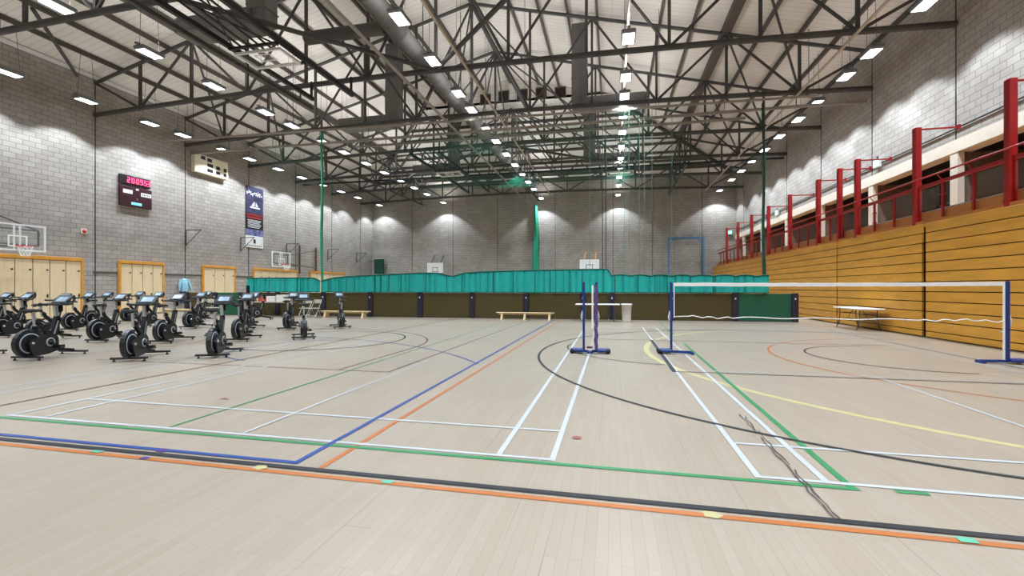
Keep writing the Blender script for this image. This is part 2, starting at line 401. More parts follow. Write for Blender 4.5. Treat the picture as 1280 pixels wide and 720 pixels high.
arc('blackline', 4.8, 10.2, 6.35, 60, 300, .05, 96); arc('orangeline', 7.5, 10.3, 4.15, 60, 300, .05, 64)
arc('blackline', 5.92, 10.75, 1.8, 90, 270, .04); arc('yellowline', 7.9, 10.6, 7.13, 120, 270, .12, 64)
arc('blackline', 1.3, 11.1, 2.35, 170, 262, .03, 24); arc('blackline', 1.2, 12.0, 3.0, 100, 150, .025, 24)
ln('blackline', 1.03, 8.05, 1.05, 12.85, .075); ln('blackline', 1.03, 8.09, 8.6, 8.16, .035); ln('blackline', -.5, 12.8, 6.6, 12.85, .035)
ln('blackline', 7.1, 17, 7.02, 6.5, .018); ln('blackline', -9, 15.8, 7, 16.2, .02); ln('blackline', -6, 18.3, 7, 18.4, .02)
arc('redtape', -.325, 4.31, .024, 0, 360, .05, 16); ln('redtape', -4.9, 4.86, -4.78, 4.86, .03)
ln('purpletape', -3.87, 3.2, -3.78, 3.2, .07); ln('purpletape', -3.83, 3.02, -3.76, 3.02, .05)
ln('minttape', -1.64, 3.03, -1.56, 3.03, .05); ln('minttape', 1.9, 3.03, 1.99, 3.03, .06); ln('minttape', -4.4, 3.05, -4.3, 3.05, .05)
ln('yellowline', .545, 3.03, .6, 3.07, .045)
mk('yellowline').add([(x, y, Z0+.0055) for x, y in ((.56,3.0),(.63,2.98),(.68,3.03),(.63,3.07),(.56,3.06))], [(0,1,2,3,4)])
mk('yellowline').add([(x-3.32, y+.03, Z0+.0055) for x, y in ((.56,3.0),(.63,2.98),(.68,3.03),(.63,3.07),(.56,3.06))], [(0,1,2,3,4)])
# scuff: two wandering rubber streaks
for off, seed in ((0, 1), (.025, 2)):
    rr = random.Random(seed); pr = (1.39+off, 5.5)
    N = 24
    for i in range(1, N+1):
        t = i/N; p = (1.40-.07*t+off+rr.uniform(-.012,.012), 5.5-2.38*t)
        if rr.random() < .9: ln('scuff', *pr, *p, .005+.008*rr.random())
        pr = p
for m, mb in marks.items():
    nm = {'whiteline':'white_court_marking','greenline':'green_court_marking','blueline':'blue_court_marking','blackline':'black_court_marking','orangeline':'orange_court_marking','maroonline':'maroon_court_marking','yellowline':'yellow_court_marking','purpletape':'purple_floor_tape','minttape':'mint_floor_tape','redtape':'red_floor_tape','scuff':'black_scuff_mark'}[m]
    o = mb.build(nm, m, fl); o['label'] = nm.replace('_', ' ')+' on the floor'

# ------------------------------------------------------------------ ROOF STEEL
NX = [XL+.02,-22.2,-19.2,-16.15,-13.1,-10.1,XM,-4.0,-.95,2.05,5.1,8.1,XR-.02]
def botz(x): return 9.98+.36*(1-((x-XM)/17.95)**2)
def topz(x, y): return roof(x, y)-.34
TY = [-6.8,-.9,5.2,11.3,17.45,22.3,27.15,32.0,36.85,41.7]
for ti, y in enumerate(TY):
    vis = [TY[i] for i in range(len(TY)) if TY[i] > 10]
    lab = ('%s grey steel roof truss spanning the hall' % ORD[vis.index(y)]) if y in vis else 'grey steel roof truss above and behind the camera'
    t = thing('roof_truss', lab, 'roof truss', (0,0,0), group='roof trusses')
    MB().tube([(x, y, botz(x)) for x in NX], .11, 10).build('bottom_chord', 'steel', t)
    for a, b in ((0,6),(6,12)):
        MB().tube([(x, y, topz(x, y)) for x in NX[a:b+1]], .085, 8).build('top_chord', 'steel', t)
    for i in range(1, 12):
        x = NX[i]
        MB().bar((x,y,botz(x)),(x,y,topz(x,y)),.11,.11).build('vertical_strut', 'steel', t)
    for i in range(12):
        a, b = (i, i+1) if i % 2 == 0 else (i+1, i)      # top node even, bottom node odd
        MB().tube([(NX[a],y,topz(NX[a],y)),(NX[b],y,botz(NX[b]))], .058, 8).build('diagonal_strut', 'steel', t)
# purlins
def purlin(p, q, w, h, lab):
    o = MB().bar(p, q, w, h).build('roof_purlin', 'steel_brown'); tag(o, lab, 'purlin', 'roof purlins')
for side, nm in ((1,'right'),(-1,'left')):
    for kk in range(1, 12):
        x = (XR-1.45*kk) if side > 0 else (XL+1.45*kk)
        h = HE+SL*1.45*kk; ye = min(YB, YB-(h-HE)/SH) if (h-HE) <= SH*(YB-YG) else YG
        wd, dp = (.38,.3) if kk == 4 else (.1,.2)
        purlin((x,YF+.05,h-dp/2-.02),(x,ye-.05,h-dp/2-.02), wd, dp, '%s dark purlin up from the %s wall running down the hall' % (NTH[kk-1], nm))
for kk in range(1, 9):
    y = YB-1.45*kk; h = HE+SH*1.45*kk; dx = (h-HE)/SL
    purlin((XL+dx,y,h-.12),(XR-dx,y,h-.12), .1, .2, '%s purlin up the hipped slope from the end wall' % NTH[kk-1])
o = MB().bar((XM,YF+.05,HR-.28),(XM,YG-.05,HR-.28),.16,.24).build('ridge_beam','steel'); tag(o,'dark ridge beam along the top of the roof','beam')
for s, (xc, xg) in (('left',(XL+.05,GX0)),('right',(XR-.05,GX1))):
    o = MB().bar((xc+(.4 if s=='left' else -.4),YB-.45,HE-.17),(xg,YG,HG-.25),.14,.28).build('hip_rafter','steel'); tag(o,'%s hip rafter rising from the far %s corner' % (s,s),'rafter')
# lengthways trusses under the hip
for x, nm in ((-19.2,'left'),(XM,'middle'),(5.1,'right')):
    t = thing('hip_truss', '%s lengthways truss under the hipped end of the roof' % nm, 'roof truss', group='hip trusses')
    ys = [32.0,34.4,36.85,39.3,41.7,43.9]
    MB().tube([(x,y,10.05) for y in ys], .08, 8).build('bottom_chord','steel',t)
    MB().tube([(x,y,topz(x,y)) for y in ys], .08, 8).build('top_chord','steel',t)
    for i in range(1,5): MB().bar((x,ys[i],10.05),(x,ys[i],topz(x,ys[i])),.09,.09).build('vertical_strut','steel',t)
    for i in range(5):
        a, b = (ys[i],ys[i+1]) if i%2==0 else (ys[i+1],ys[i])
        MB().tube([(x,a,topz(x,a)),(x,b,10.05)],.05,6).build('diagonal_strut','steel',t)
# fans of bracing from the ridge nodes, and plan bracing on the bottom chords
for fi, (ya, yb, ids) in enumerate(((22.3,27.15,(4,5,7,8)),(27.15,32.0,(3,4,5,6,7,8,9)),(32.0,36.85,(2,3,4,5,6,7,8,9,10)))):
    t = thing('ridge_bracing', '%s fan of thin struts spreading from the roof ridge' % ORD[fi], 'bracing', group='ridge bracing fans')
    za = topz(XM, ya)
    for i in ids: MB().tube([(XM,min(ya,YG)+.0,za),(NX[i],yb,botz(NX[i]))],.045,6).build('strut','steel',t)
for fi, (yc, yo) in enumerate(((17.45,11.3),(27.15,32.0))):
    t = thing('plan_bracing', '%s pair of long diagonal tubes at bottom chord level' % ('nearer','farther')[fi], 'bracing')
    for i in (4, 8): MB().tube([(XM,yc,botz(XM)),(NX[i],yo,botz(NX[i]))],.085,8).build('strut','steel',t)
for fi,(xa,xb,nm) in enumerate(((5.1,8.1,'right'),(-19.2,-22.2,'left'))):
    t = thing('wind_bracing', 'crossed bracing rising between trusses on the %s side' % nm, 'bracing')
    for ya,yb in ((17.45,22.3),(22.3,27.15),(27.15,32.0)):
        MB().tube([(xa,ya,topz(xa,ya)),(xb,yb,botz(xb))],.05,6).build('strut','steel',t)
t = thing('wind_bracing','slanting roof brace above the left wall near the left edge','bracing')
MB().tube([(-19.2,11.5,10.9),(-24.9,16.6,11.55)],.07,8).build('strut','steel',t)
# dark vents in the small gable
for i, x in enumerate((-3.5,-4.85,-6.2,-7.55,-8.9)):
    hz = 15.1 if i not in (0,4) else 15.0
    t = thing('gable_vent', '%s dark square vent from the right in the pale roof gable' % NTH[i], 'vent', group='gable vents')
    MB().box(x-.34,x+.34,YG-.05,YG-.005,hz-.34,hz+.34).build('vent_opening','vent',t)
    f = MB()
    for a in (-1,1): f.box(x+a*.36-.03,x+a*.36+.03,YG-.09,YG-.005,hz-.39,hz+.39)
    for a in (-1,1): f.box(x-.33,x+.33,YG-.09,YG-.051,hz+a*.36-.03,hz+a*.36+.03)
    f.build('vent_frame','steel_brown',t)

# ------------------------------------------------------------------ DUCTS, TRACKS, TRUNKING
def alongY(h, u_ratio): return u_ratio*(h-1.42)
def ribbed(x, z, y0, y1, r):
    mb = MB(); pts = []; rs = []; y = y0
    while y < y1:
        pts += [(x,y,z),(x,y+.02,z),(x,y+.06,z)]; rs += [r,r+.018,r]; y += 1.2
    pts.append((x,y1,z)); rs.append(r); return mb.tube(pts, rs, 20)
t = thing('round_air_duct','long round grey air duct running down the hall beside the lamps','duct')
ribbed(-7.75,10.95,-8.5,43.2,.36).build('duct_tube','ductround',t)
for y in TY: MB().bar((-7.75,y+.3,11.3),(-7.75,y+.3,topz(-7.75,y+.3)),.03,.03).build('duct_hanger','steel',t)
def pole(name, x, z, y0, y1, r, m, label, cat='trunking'):
    t = thing(name, label, cat); MB().tube([(x,y0,z),(x,(y0+y1)/2,z),(x,y1,z)], r, 8).build('rail', m, t)
    for y in TY:
        if y0 < y < y1: MB().bar((x,y,z+r),(x,y,botz(x)+.05),.025,.025).build('hanger','steel',t)
    return t
pole('curtain_track', -7.95, 9.62, -8, 43.6, .06, 'paletrack', 'pale grey curtain track under the round duct', 'track')
pole('lighting_trunking', -5.5, 9.95, -8, 43, .045, 'beige', 'beige trunking just right of the round duct')
pole('lighting_trunking', 7.95, 9.9, -8, 42, .05, 'beige', 'beige trunking near the right wall')
pole('lighting_trunking', .55, 10.62, -8, 43, .04, 'beige', 'beige trunking above the central lamp row')
for i,(y,z,m,a,b) in enumerate(((22.65,9.58,'paletrack',XL+.05,XR-.05),(31.6,9.62,'black',-24,XR-.3),(24.6,9.9,'paletrack',-15,6.5))):
    t = thing('cross_track','%s horizontal curtain track crossing the hall' % ORD[i],'track', group='cross tracks')
    MB().bar((a,y,z),(b,y,z),.09,.12).build('rail',m,t)
    for x in NX[1:-1]:
        if a<x<b: MB().bar((x,y,z+.06),(x,y,botz(x)+.02),.02,.02).build('hanger','steel',t)
def ductunit(x, y, s, label):
    """square drop duct from the roof and a horizontal grille box pointing away from the ridge (s=±1)"""
    t = thing('ventilation_duct', label, 'duct', group='square ventilation ducts')
    top = topz(x, min(y,YG))-.02
    d = MB().bev(x-.38,x+.38,y-.32,y+.32,10.45,top,.03)
    z = 10.9
    while z < top-.3: d.box(x-.4,x+.4,y-.34,y+.34,z,z+.04); z += 1.0
    d.build('drop_duct','duct',t)
    x0, x1 = sorted((x+s*.1, x+s*3.2))
    MB().bev(x0,x1,y-.45,y+.45,10.36,10.9,.04).build('grille_box','duct',t)
    g = MB()
    for k2 in range(7): g.box(x+s*3.2-.03,x+s*3.2+.03,y-.4,y+.4,10.4+k2*.07,10.43+k2*.07)
    for k2 in range(14): g.box(x-.385-.03 if s<0 else x+.385, x-.385 if s<0 else x+.415, y-.28,y+.28,11.1+k2*.09,11.14+k2*.09)
    g.build('grille','steel',t)
for yi, y in enumerate((3.6,13.4,23.1,32.9)):
    wh = ('overhead','nearest','middle','farthest')[yi]
    ductunit(-11.8,y,-1,'%s square grey duct left of the ridge' % wh); ductunit(-1.6,y,1,'%s square grey duct right of the ridge' % wh)
t = thing('cross_air_duct','short grey duct crossing high at the top of the view','duct')
MB().tube([(-7.37,13.0,10.95),(-4.8,13.0,10.95),(-1.9,13.2,10.95)],.3,16).build('duct_tube','ductround',t)
MB().tube([(-8.13,15.2,10.95),(-10.2,15.2,10.95),(-11.4,15.2,10.95)],.24,16).build('duct_branch','ductround',t)

# ------------------------------------------------------------------ LAMPS
LY = [-7.2,-4.6,-1.9,.8,3.4,5.9,8.4,10.7,13.6,16.4,19.4,21.3,24.1,26.2,28.9,31.5,34.1,36.8,39.6,42.9]
rows = [(-23.5,'row along the left wall'),(-16.5,'second row from the left wall'),(-6.6,'row beside the round duct'),(.55,'row right of the ridge'),(9.25,'row along the right wall')]
ld = bpy.data.lights.new('lamp_light','SPOT'); ld.energy=LAMP_W; ld.color=LAMP_COL; ld.spot_size=LAMP_CONE; ld.spot_blend=.3; ld.shadow_soft_size=.12
lu = bpy.data.lights.new('ceiling_fill','AREA'); lu.shape='RECTANGLE'; lu.size=.3; lu.size_y=.6; lu.energy=FILL_W; lu.color=(.95,.97,1.0); lu.spread=math.radians(165)  # added upward fill for the roof lining, not an output of the fixtures
lw = lu.copy(); lw.energy = FILL_W*.12    # weaker added fill for the wall rows, which hang closer to the roof
housing = MB().bev(-.24,.24,-.42,.42,.0,.11,.03); housing.box(-.05,.05,-.5,.5,.1,.16)
proto = None
ZL = 10.0
LY = [y*.978 for y in LY[:-1]]+[42.8]
for rx, rn in rows:
    cnt = 0
    for y in LY:
        v = inview(rx, y, ZL)
        if v: lab = '%s lit high-bay lamp in the %s' % (ORD[cnt] if cnt < 17 else 'farthest', rn); cnt += 1
        else: lab = 'high-bay lamp overhead out of the frame, %s' % rn
        if proto is None:
            root = thing('ceiling_light', lab, 'ceiling light', (rx,y,ZL), group='high-bay lamps '+rn)
            ho = housing.build('housing','housing',root)
            df = MB(); df.box(-.19,-.01,-.34,.34,-.035,.0); df.box(.01,.19,-.34,.34,-.035,.0); df.build('diffuser','diff',root)
            MB().box(-.205,.205,-.36,-.345,-.03,0).box(-.205,.205,.345,.36,-.03,0).box(-.205,-.192,-.345,.345,-.03,0).box(.192,.205,-.345,.345,-.03,0).build('bezel','white',root)
            proto = root; index_kids(root)
        else:
            root = copy_tree(proto); root.location = (rx,y,ZL); tag(root, lab, None, 'high-bay lamps '+rn)
        wm = MB()
        for yy in (-.36,.36): wm.bar((0,yy,.13),(0,yy*.6,topz(rx,y)-ZL+.25),.012,.012)
        wm.build('suspension_wire','steel',root)
        lo = bpy.data.objects.new('lamp_light', ld); col.objects.link(lo); lo.parent = root; lo.location = (0,0,-.05)
        lo = bpy.data.objects.new('ceiling_fill', lw if abs(rx-XM) > 15 else lu); col.objects.link(lo); lo.parent = root; lo.location = (0,0,.18); lo.rotation_euler = (PI,0,0)

# ------------------------------------------------------------------ BLEACHERS AND BALCONY RAIL
XB = 8.83
def bleacher(y0, y1, label):
    t = thing('retractable_bleacher', label, 'bleacher', (0,0,0), group='closed retractable bleachers')
    MB().box(XB+.06,9.19,y0,y1,0,3.2).build('carcass','darkgap',t)
    zs = [.015]+[.185+.2825*i for i in range(12)]
    for i in range(len(zs)-1):
        MB().bev(XB,XB+.055,y0+.01,y1-.01,zs[i]+.012,zs[i+1]-.012,.006).build('board','bleacher',t)
    MB().box(XB+.03,9.19,y0+.01,y1-.01,3.2,3.255).build('top_board','bleacher',t)
    kn = MB()
    for j in range(int((y1-y0)/1.6)): kn.lathe([(.0,-.03),(.03,-.02),(.03,0)],(XB-.0,y0+.8+1.6*j,.4),'x',10)
    kn.build('knob','silver',t)
bleacher(-8.9,15.33,'closed orange plywood bleacher nearest the camera beside the right net post')
bleacher(15.47,20.55,'closed orange plywood bleacher behind the white folding table')
bleacher(20.62,43.6,'closed orange plywood bleacher beyond the green divider')
py = [-7.3,-3.9,-.5,2.9,6.3,9.7,13.1,16.5,20.0,23.4,26.8,30.2,33.6,37.0,40.4]
allp = sorted(py+[21.4])
vc = 0
for y in allp:
    if inview(9.3,y,5.5): lab='%s red post with a thin arm on the balcony edge' % ORD[vc]; vc+=1
    else: lab='red post on the balcony edge out of the frame'
    t = thing('red_arm_post', lab, 'post', (9.28,y,3.45), group='red posts along the balcony')
    MB().bev(-.085,.085,-.09,.09,-.18,2.95,.012).build('post','red',t)
    MB().bev(-.14,.02,-.16,.16,-.19,-.1,.01).box(-.02,.08,.1,.2,-.19,.1).build('base_bracket','redarm',t)
    a = MB().bar((.08,0,2.9),(1.1,0,2.9),.045,.045); a.bar((1.1,0,2.82),(1.1,0,2.98),.07,.07); a.build('arm','redarm',t)
rt = thing('balcony_railing','red handrail with glass infill along the balcony','railing',(0,0,0))
MB().tube([(9.14,YF+.1,4.72),(9.14,17,4.72),(9.14,43.6,4.72)],.028,8).build('top_handrail','redarm',rt)
MB().bar((9.28,YF+.1,4.5),(9.28,43.6,4.5),.06,.1).build('lower_rail','redarm',rt)
py2 = py+[43.7]
for i in range(len(py2)-1):
    y = py2[i]; st = (py2[i+1]-y)/3
    for j in (1,2):
        b = MB().bar((9.28,y+j*st,3.3),(9.28,y+j*st,4.45),.05,.07)
        for zz in (3.75,4.1): b.box(9.24,9.32,y+j*st-.06,y+j*st+.06,zz,zz+.05)
        b.bar((9.28,y+j*st,4.5),(9.14,y+j*st,4.7),.02,.02)
        b.build('baluster','redarm',rt)
    for j in (0,1,2):
        MB().box(9.275,9.285,y+j*st+.12,y+(j+1)*st-.12,3.78,4.4).build('glass_panel','backglass',rt)
t = thing('wall_conduit','dark conduit running along the blockwork above the balcony','conduit')
MB().tube([(10.85,YF+.1,6.58),(10.85,20,6.58),(10.85,43.9,6.58)],.03,6).build('pipe','steel',t)
for i,(x,y,z,r,lab) in enumerate(((10.8,21.7,6.6,0,'glowing green exit sign on the wall above the nearest visible balcony columns'),(10.8,33.4,6.45,0,'glowing green exit sign farther along the balcony wall'),(10.8,38.9,6.45,0,'small glowing exit sign near the far end of the balcony wall'),(10.3,43.9,6.4,1,'glowing exit sign low on the end wall by the balcony'))):
    t = thing('exit_sign', lab, 'sign', (x,y,z), PI/2 if r else 0, 'exit signs')
    MB().box(-.06,.05,-.2,.2,-.16,.16).build('sign_box','white',t)
    MB().box(-.075,-.061,-.17,.17,-.13,.13).build('sign_face','exit',t)
    MB().box(-.03,.03,-.03,.03,.16,.3).build('sign_bracket','steel',t)

# ------------------------------------------------------------------ LEFT WALL ITEMS
def cupboards(y0, y1, n, label, knob=True, h=2.86):
    t = thing('wall_cupboard', label, 'cupboard', (XL+.02,0,0), group='plywood wall cupboards')
    MB().box(0,.04,y0,y1,.02,h-.14).build('carcass','darkgap',t)
    f = MB().bev(0,.12,y0-.02,y1+.02,h-.16,h,.01); f.box(0,.11,y0-.02,y0+.08,.02,h-.16); f.box(0,.11,y1-.08,y1+.02,.02,h-.16)
    f.build('frame','edgewood',t)
    w = (y1-y0-.16)/n
    for i in range(n):
        a = y0+.08+i*w
        d = MB().bev(.042,.085,a+.015,a+w-.015,.05,h-.18,.005).build('door','cupboard',t)
        MB().bev(.086,.11,a+w-.12,a+w-.06,1.0,1.14,.005).build('handle','black',d); MB().box(.086,.1,a+w-.14,a+w-.06,2.2,2.26).build('latch','black',d)
cupboards(6.2,16.85,17,'widest plywood wall cupboard behind the bikes at the left edge')
cupboards(18.5,20.9,4,'four-door plywood cupboard below the maroon scoreboard')
cupboards(23.4,25.9,3,'narrow plywood cupboard right of the hanging jacket')
cupboards(27.5,32.1,6,'plywood cupboard behind the farther glass backboard')
cupboards(33.7,38.8,6,'farthest plywood cupboard rising above the teal curtain')
# clock
SEG = {'0':'abcdef','1':'bc','2':'abged','3':'abgcd','5':'afgcd','9':'abcdfg'}
def digit(mb, ch, y, z, w, h, x, t=.035):
    s = {'a':(0,1,1,1),'g':(0,.5,1,.5),'d':(0,0,1,0),'f':(0,.5,0,1),'b':(1,.5,1,1),'e':(0,0,0,.5),'c':(1,0,1,.5)}
    for c in SEG[ch]:
        a,b,c2,d = s[c]; mb.box(x,x+.008,y+min(a,c2)*w-t/2,y+max(a,c2)*w+t/2,z+min(b,d)*h-t/2,z+max(b,d)*h+t/2)
t = thing('digital_clock','wall clock with glowing pink digits above the maroon scoreboard','clock',(XL+.02,18.5,6.88))
MB().bev(0,.12,0,1.6,0,.48,.015).build('case','clockcase',t)
MB().box(.121,.124,.02,.28,.02,.46).build('end_panel','black',t)
mb = MB()
for ch, y in zip('200953', (.38,.6,.84,1.04,1.26,1.44)): digit(mb, ch, y, .12, .11, .25, .124, .032)
for y in (.785,1.21):
    mb.box(.124,.132,y-.012,y+.012,.15,.19)
mb.build('digits','clocked',t)
t = thing('maroon_scoreboard','dark maroon scoreboard below the pink-digit clock','scoreboard',(XL+.02,18.5,5.74))
MB().bev(0,.14,0,1.66,0,1.04,.015).build('case','maroon',t)
MB().box(.141,.146,.14,.62,.66,.86).box(.141,.146,1.06,1.62,.62,.82).box(.141,.146,.8,.94,.9,.99).build('white_label','white',t)
MB().box(.141,.147,.56,1.1,.1,.24).build('lit_display','cyanled',t)
mb = MB()
for i in range(5): mb.box(.1465,.148,1.12+i*.09,1.17+i*.09,.68,.75)
mb.box(.141,.146,.2,.4,.4,.5); mb.build('lettering','black',t)
MB().lathe([(0,.005),(.03,.005),(.03,0)],(.141,.86,.42),'x',10).build('lamp','silver',t)
t = thing('cream_scoreboard','cream scoreboard with dark display cells high on the left wall','scoreboard',(XL+.02,22.65,8.52))
MB().bev(0,.3,0,2.45,0,1.12,.02).build('case','creamboard',t)
mb = MB()
for (a,b,c,d) in ((.42,.72,.84,1.06),(.86,1.2,.8,1.02),(.86,1.28,.48,.7),(.86,1.28,.16,.38),(1.5,1.8,.46,.68),(1.5,1.8,.16,.36),(2.08,2.3,.44,.68),(2.08,2.3,.14,.36)):
    mb.box(.301,.306,a,b,c,d)
mb.build('display_cell','black',t)
mb = MB()
for z in (.88,.56,.28):
    for i in range(4): mb.box(.301,.304,.35+i*.12,.42+i*.12,z-.03,z+.02)
mb.build('lettering','greyring',t)
t = thing('hanging_banner','tall dark club banner hanging on the left wall above the far cupboards','banner',(XL+.02,26.85,4.3))
MB().box(0,.02,0,1.62,.85,4.32).build('banner_cloth','navyboard',t)
MB().box(0,.02,0,1.62,0,.84).build('white_foot','white',t)
MB().box(.021,.024,0,1.62,1.3,2.42).build('black_band','black',t)
MB().box(.0245,.027,.06,1.56,2.28,2.38).box(.0245,.027,.1,1.5,2.08,2.2).build('red_lettering','bannerred',t)
MB().box(.021,.024,0,1.62,.86,1.29).build('lilac_band','bannerlilac',t)
mb = MB()
for i in range(9): mb.box(.021,.026,.1+i*.165,.16+i*.165,3.74+.1*math.sin(i*1.7),3.92+.1*math.sin(i*1.3)); mb.box(.0215,.0265,.1+i*.16,.24+i*.16,3.8+.08*math.sin(i*2.1),3.86+.08*math.sin(i*2.1))
mb.build('white_script','white',t); mb = MB()
mb.prism([(.5,2.95),(.8,2.95),(.8,3.3)],.021,.026); mb.prism([(.9,2.95),(1.15,2.95),(.92,3.25)],.021,.026); mb.build('white_emblem','white',t); MB().box(.021,.026,.4,1.3,2.8,2.9).build('white_bar','white',t); mb = MB()
for i in range(6): mb.box(.0245,.0275,.16+.05*(i%2),1.42-.08*(i%3),1.92-i*.1,1.955-i*.1)
mb.build('white_lettering','white',t)
mb = MB(); mb.box(.021,.026,.7,.9,.3,.6)
for i in range(8): mb.box(.021,.026,.1+i*.18,.2+i*.18,.1,.17)
mb.build('dark_lettering','black',t)
o = thing('fire_alarm','small red alarm sounder on the left wall','alarm',(XL+.02,16.95,4.12))
MB().lathe([(0,.1),(.06,.1),(.09,.05),(.09,0)],(0,0,.05),'x',12).build('sounder','orangered',o)
MB().box(0,.02,-.12,.12,-.07,.17).build('back_plate','white',o)
# net brackets
for i, y in enumerate((22.3,26.4,30.9,36.2,40.9)):
    t = thing('wall_bracket','%s thin triangular bracket on the left wall' % ORD[i],'bracket',(XL+.03,y,3.95), group='triangular wall brackets')
    MB().bar((.03,0,0),(.03,0,.95),.05,.05).build('upright','steel',t)
    MB().bar((.05,0,.93),(1.15,0,.93),.04,.04).build('arm','steel',t)
    MB().bar((.05,0,.05),(1.1,0,.92),.03,.03).build('brace','steel',t)
# basketball goals
def hoop(t, x, y, z, sx, sy):
    """rim and net in front of a board; (sx,sy) unit direction away from the board"""
    r = .225; cx, cy = x+sx*(r+.15), y+sy*(r+.15)
    rm = MB().tube([(cx+r*math.cos(a), cy+r*math.sin(a), z) for a in [2*PI*i/20 for i in range(20)]], .012, 6, True)
    rm.bar((x,y,z),(x+sx*.16,y+sy*.16,z),.14,.05); rm.build('rim','orangered',t)
    n = MB()
    for i in range(10):
        for s in (1,-1):
            p = []
            for j in range(5):
                a = 2*PI*(i+s*j*.5)/10; q = r*(1-.12*j) ; p.append((cx+q*math.cos(a), cy+q*math.sin(a), z-.1*j))
            n.tube(p,.006,4)
    n.build('hoop_net','white',t)
def glassboard(t, x, y0, y1, z0, z1):
    MB().box(x-.01,x+.01,y0+.03,y1-.03,z0+.03,z1-.03).build('glass_panel','backglass',t)
    w = .055; f = MB().box(x-.025,x+.025,y0,y1,z0,z0+w).box(x-.025,x+.025,y0,y1,z1-w,z1).box(x-.025,x+.025,y0,y0+w,z0+w,z1-w).box(x-.025,x+.025,y1-w,y1,z0+w,z1-w)
    f.build('white_border','white',t)
    yc = (y0+y1)/2; q = MB()
    for a,b,c,d in ((-.3,.3,.15,.2),(-.3,.3,.55,.6),(-.3,-.25,.2,.55),(.25,.3,.2,.55)): q.box(x+.011,x+.016,yc+a,yc+b,z0+c,z0+d)
    q.build('target_square','white',t)
    MB().box(x-.05,x-.012,yc-.12,yc-.06,z0+.06,z1-.06).box(x-.05,x-.012,yc+.06,yc+.12,z0+.06,z1-.06).build('mast','white',t)
for (yc, xb, zb, w1, w2, lab) in ((13.12,-22.7,2.88,11.4,13.3,'glass basketball backboard at the left edge with red rim'),(27.6,-22.7,2.9,32.4,34.5,'farther glass basketball backboard above the teal curtain')):
    t = thing('basketball_goal', lab, 'basketball goal', (0,0,0), group='wall basketball goals')
    glassboard(t, xb, yc-.9, yc+.9, zb, zb+1.05)
    hoop(t, xb+.03, yc, zb+.17, 1, 0)
    fr = MB()
    for sg, wy in ((-1,w1),(1,w2)):
        fr.bar((xb-.06,yc+sg*.7,zb+.25),(XL+.1,wy,zb+.25),.06,.06); fr.bar((xb-.06,yc+sg*.7,zb+.85),(XL+.1,wy,zb+1.75),.05,.05)
        fr.bar((xb-.06,yc+sg*.7,zb+.25),(xb-.06,yc+sg*.7,zb+.85),.05,.05)
    fr.bar((xb-.06,yc-.7,zb+.25),(xb-.06,yc+.7,zb+.25),.05,.05); fr.bar((xb-.06,yc-.7,zb+.85),(xb-.06,yc+.7,zb+.85),.05,.05)
    fr.build('support_arm','steel',t)
    for wy in (w1,w2): MB().box(XL+.035,XL+.12,wy-.06,wy+.06,zb-.3,zb+2.0).build('wall_rail','brownsteel',t)
# hanging clothes
t = thing('jacket','light blue jacket hanging on the left wall beside the narrow cupboard','jacket',(XL+.05,22.1,1.22))
body = MB(); prof = [(0,.2,.1),(.2,.2,.12),(.45,.21,.12),(.62,.21,.1),(.72,.13,.07),(.78,.06,.05)]
vs_=[]; n_=14
for z,w_,d_ in prof:
    for k2 in range(n_): a=2*PI*k2/n_; vs_.append((.12+d_*math.cos(a), w_*math.sin(a)*(1+.05*math.sin(5*a+z*9)), z))
body.add(vs_, [(i*n_+j, i*n_+(j+1)%n_, (i+1)*n_+(j+1)%n_, (i+1)*n_+j) for i in range(len(prof)-1) for j in range(n_)], True)
body.build('jacket_body','jacket',t)
for s in (-1,1): MB().tube([(.12,s*.2,.68),(.12,s*.3,.45),(.14,s*.36+.04,.2),(.14,s*.38+.06,.04)],[.07,.075,.06,.05],8).build('sleeve','jacket',t)
MB().tube([(.02,0,.9),(.1,0,.92),(.12,0,.82),(.12,0,.77)],.01,6).build('hook','steel',t)
t = thing('trousers','dark blue trousers hanging below the light blue jacket','trousers',(XL+.17,22.0,.5))
MB().tube([(0,-.1,0),(0,-.1,.35),(0,-.07,.7)],[.07,.08,.1],10).build('trouser_leg','jeans',t)
MB().tube([(0,.1,0),(0,.1,.35),(0,.07,.7)],[.07,.08,.1],10).build('trouser_leg','jeans',t)

# ------------------------------------------------------------------ END WALL ITEMS
for x, lab in ((-17.4,'white backboard left of the hanging green net on the end wall'),(-1.95,'white backboard on yellow brackets on the end wall')):
    yb = 42.9 if x < -5 else 40.6
    t = thing('practice_backboard', lab, 'backboard', (x,yb,2.9))
    MB().bev(-.9,.9,-.02,.02,0,1.1,.01).build('board','white',t)
    q = MB()
    for a,b,c,d in ((-.3,.3,.15,.2),(-.3,.3,.55,.6),(-.3,-.25,.2,.55),(.25,.3,.2,.55)): q.box(a,b,-.026,-.021,c,d)
    for a,b,c,d in ((-.9,.9,0,.03),(-.9,.9,1.07,1.1),(-.9,-.87,.03,1.07),(.87,.9,.03,1.07)): q.box(a,b,-.0255,-.021,c,d)
    q.build('target_line','black',t)
    fr = MB()
    for s in (-1,1):
        fr.bar((s*.5,.04,.9),(s*.5,43.95-yb,1.9),.06,.06); fr.bar((s*.5,.04,.3),(s*.5,43.95-yb,.3),.06,.06)
        if x > -5: fr.bar((s*.5,.03,1.05),(s*.5,.03,2.0),.06,.06)
    fr.build('support_arm','edgewood' if x > -5 else 'steel',t)
t = thing('climbing_frame','tall pale blue steel frame standing against the end wall','frame',(6.55,43.5,0))
for s in (-1,1): MB().bar((s*1.5,0,0),(s*1.5,0,6.0),.16,.16).build('upright','frameblue',t)
MB().bar((-1.6,0,5.95),(1.6,0,5.95),.14,.2).build('top_beam','frameblue',t)
